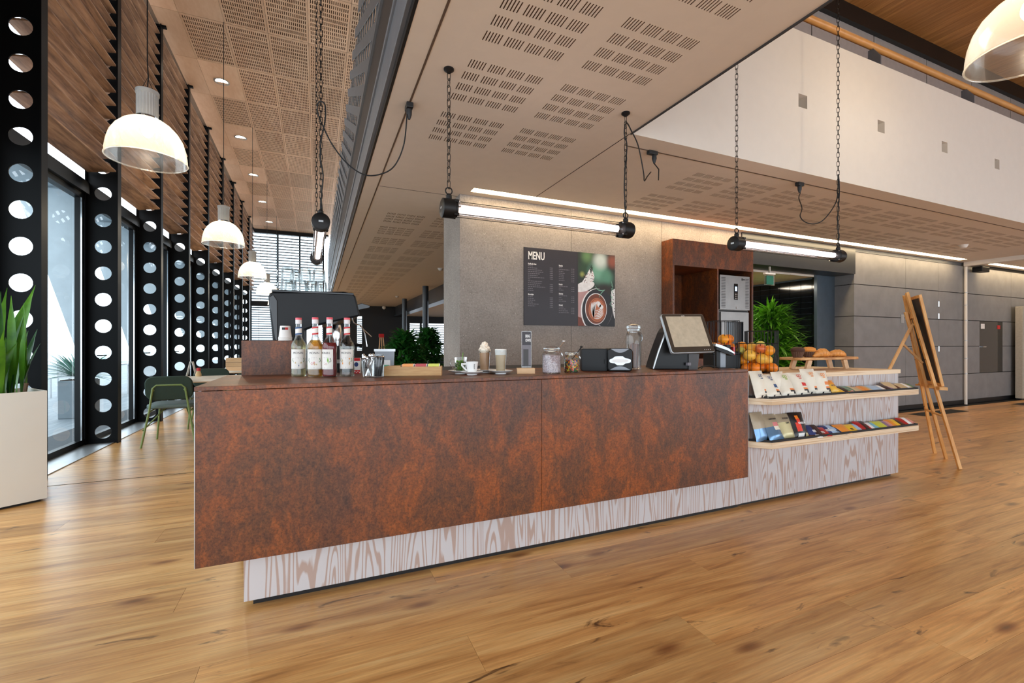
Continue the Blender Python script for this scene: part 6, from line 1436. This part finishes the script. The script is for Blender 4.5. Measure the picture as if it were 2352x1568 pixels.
# ---------------------------------------------------------------- plants inside
def bush(label, p, n, rad, h0, h1, L, W, mat, potr=.2, up=.5, name='potted_plant', stems=5):
    t = thing(name, label, 'plant', p)
    MB().lathe([(potr*.8, 0), (potr, .4), (potr*.95, .42)], 24).build('pot', 'charcoal_plastic', t, True)
    for i in range(stems): a = 6.28*i/stems; MB().tube([(.05*math.cos(a), .05*math.sin(a), .38), (rad*.4*math.cos(a), rad*.4*math.sin(a), h1*.85)], [.012, .006], 6).build('stem', 'trunk', t)
    m = MB()
    for i in range(n):
        a = random.uniform(0, 6.28); q = random.random(); z = h0 + (h1-h0)*q; rr = rad*math.sin(PI*min(.95, .25+q*.72))*random.uniform(.2, .75)
        ribbon(m, (rr*math.cos(a), rr*math.sin(a), z), (math.cos(a)+random.uniform(-.5, .5), math.sin(a)+random.uniform(-.5, .5), random.uniform(-.2, 1)*up*2), L*random.uniform(.6, 1.2), W*random.uniform(.7, 1.3), random.uniform(.3, 1.2), 4)
    m.build('foliage', mat, t, kind='stuff'); return t
random.seed(5)
p = P(930, 840, y=9.0); bush('bushy dark green potted plant left of the pair beyond the tea box', (p.x, 9.0, 0), 900, .4, .5, 1.38, .28, .07, 'dark_leaf')
p = P(985, 840, y=10.2); bush('taller dark green potted plant beside the concrete wall', (p.x, 10.2, 0), 900, .38, .5, 1.5, .24, .075, 'dark_leaf')
random.seed(9)
bush('bright green bamboo palm in the passage behind the fruit baskets', (7.0, 5.22, 0), 1300, .46, .6, 1.78, .34, .036, 'palm_leaf', .18, .45, 'bamboo_palm', 8)

# ---------------------------------------------------------------- outside
t = thing('outdoor_planter', 'grey planter with spiky yucca outside the glass', 'planter', (-3.66, 9.82, -.03))
MB().box((-.2, -.2, 0), (.2, .2, .62)).build('tub', 'planter_grey', t, bevel=.01); MB().box((-.18, -.18, .6), (.18, .18, .63)).build('soil_fill', 'soil', t)
y2 = thing('yucca', 'spiky yucca growing in the grey outdoor planter', 'plant', (-3.66, 9.82, .6)); m = MB()
for i in range(90): a = random.uniform(0, 6.28); ribbon(m, (.05*math.cos(a), .05*math.sin(a), .05), (math.cos(a), math.sin(a), random.uniform(-.1, 1.6)), random.uniform(.4, .62), .035, .5, 4)
m.build('foliage', 'yucca_leaf', y2, kind='stuff'); MB().tube([(0, 0, 0), (0, 0, .12)], .05, 8).build('stem', 'trunk', y2)
for k, (x, y) in enumerate(((-5.2, 9.2), (-4.6, 13.5), (-6.0, 11.5))):
    t = thing('terrace_table', ['pale terrace table nearest the yucca', 'farther pale terrace table', 'pale terrace table toward the sea'][k], 'table', (x, y, -.03), 0, 'terrace tables')
    MB().box((-.4, -.4, .72), (.4, .4, .75)).build('tabletop', 'aluminium', t)
    for sx in (-1, 1):
        for sy in (-1, 1): MB().box((sx*.36-.02, sy*.36-.02, 0), (sx*.36+.02, sy*.36+.02, .72)).build('leg', 'aluminium', t)
    for j, (dx, dy) in enumerate(((.75, 0), (-.75, .1))):
        s = thing('terrace_stool', 'slim metal stool %s of the %s terrace table' % (['right', 'left'][j], ['nearest', 'farther', 'seaward'][k]), 'stool', (x+dx, y+dy, -.03), 0, 'terrace stools')
        MB().box((-.18, -.18, .44), (.18, .18, .46)).build('seat', 'aluminium', s)
        for sx in (-1, 1):
            for sy in (-1, 1): MB().box((sx*.16-.012, sy*.16-.012, 0), (sx*.16+.012, sy*.16+.012, .44)).build('leg', 'aluminium', s)
        MB().box((-.18, .16, .46), (.18, .18, .8)).build('backrest', 'aluminium', s)
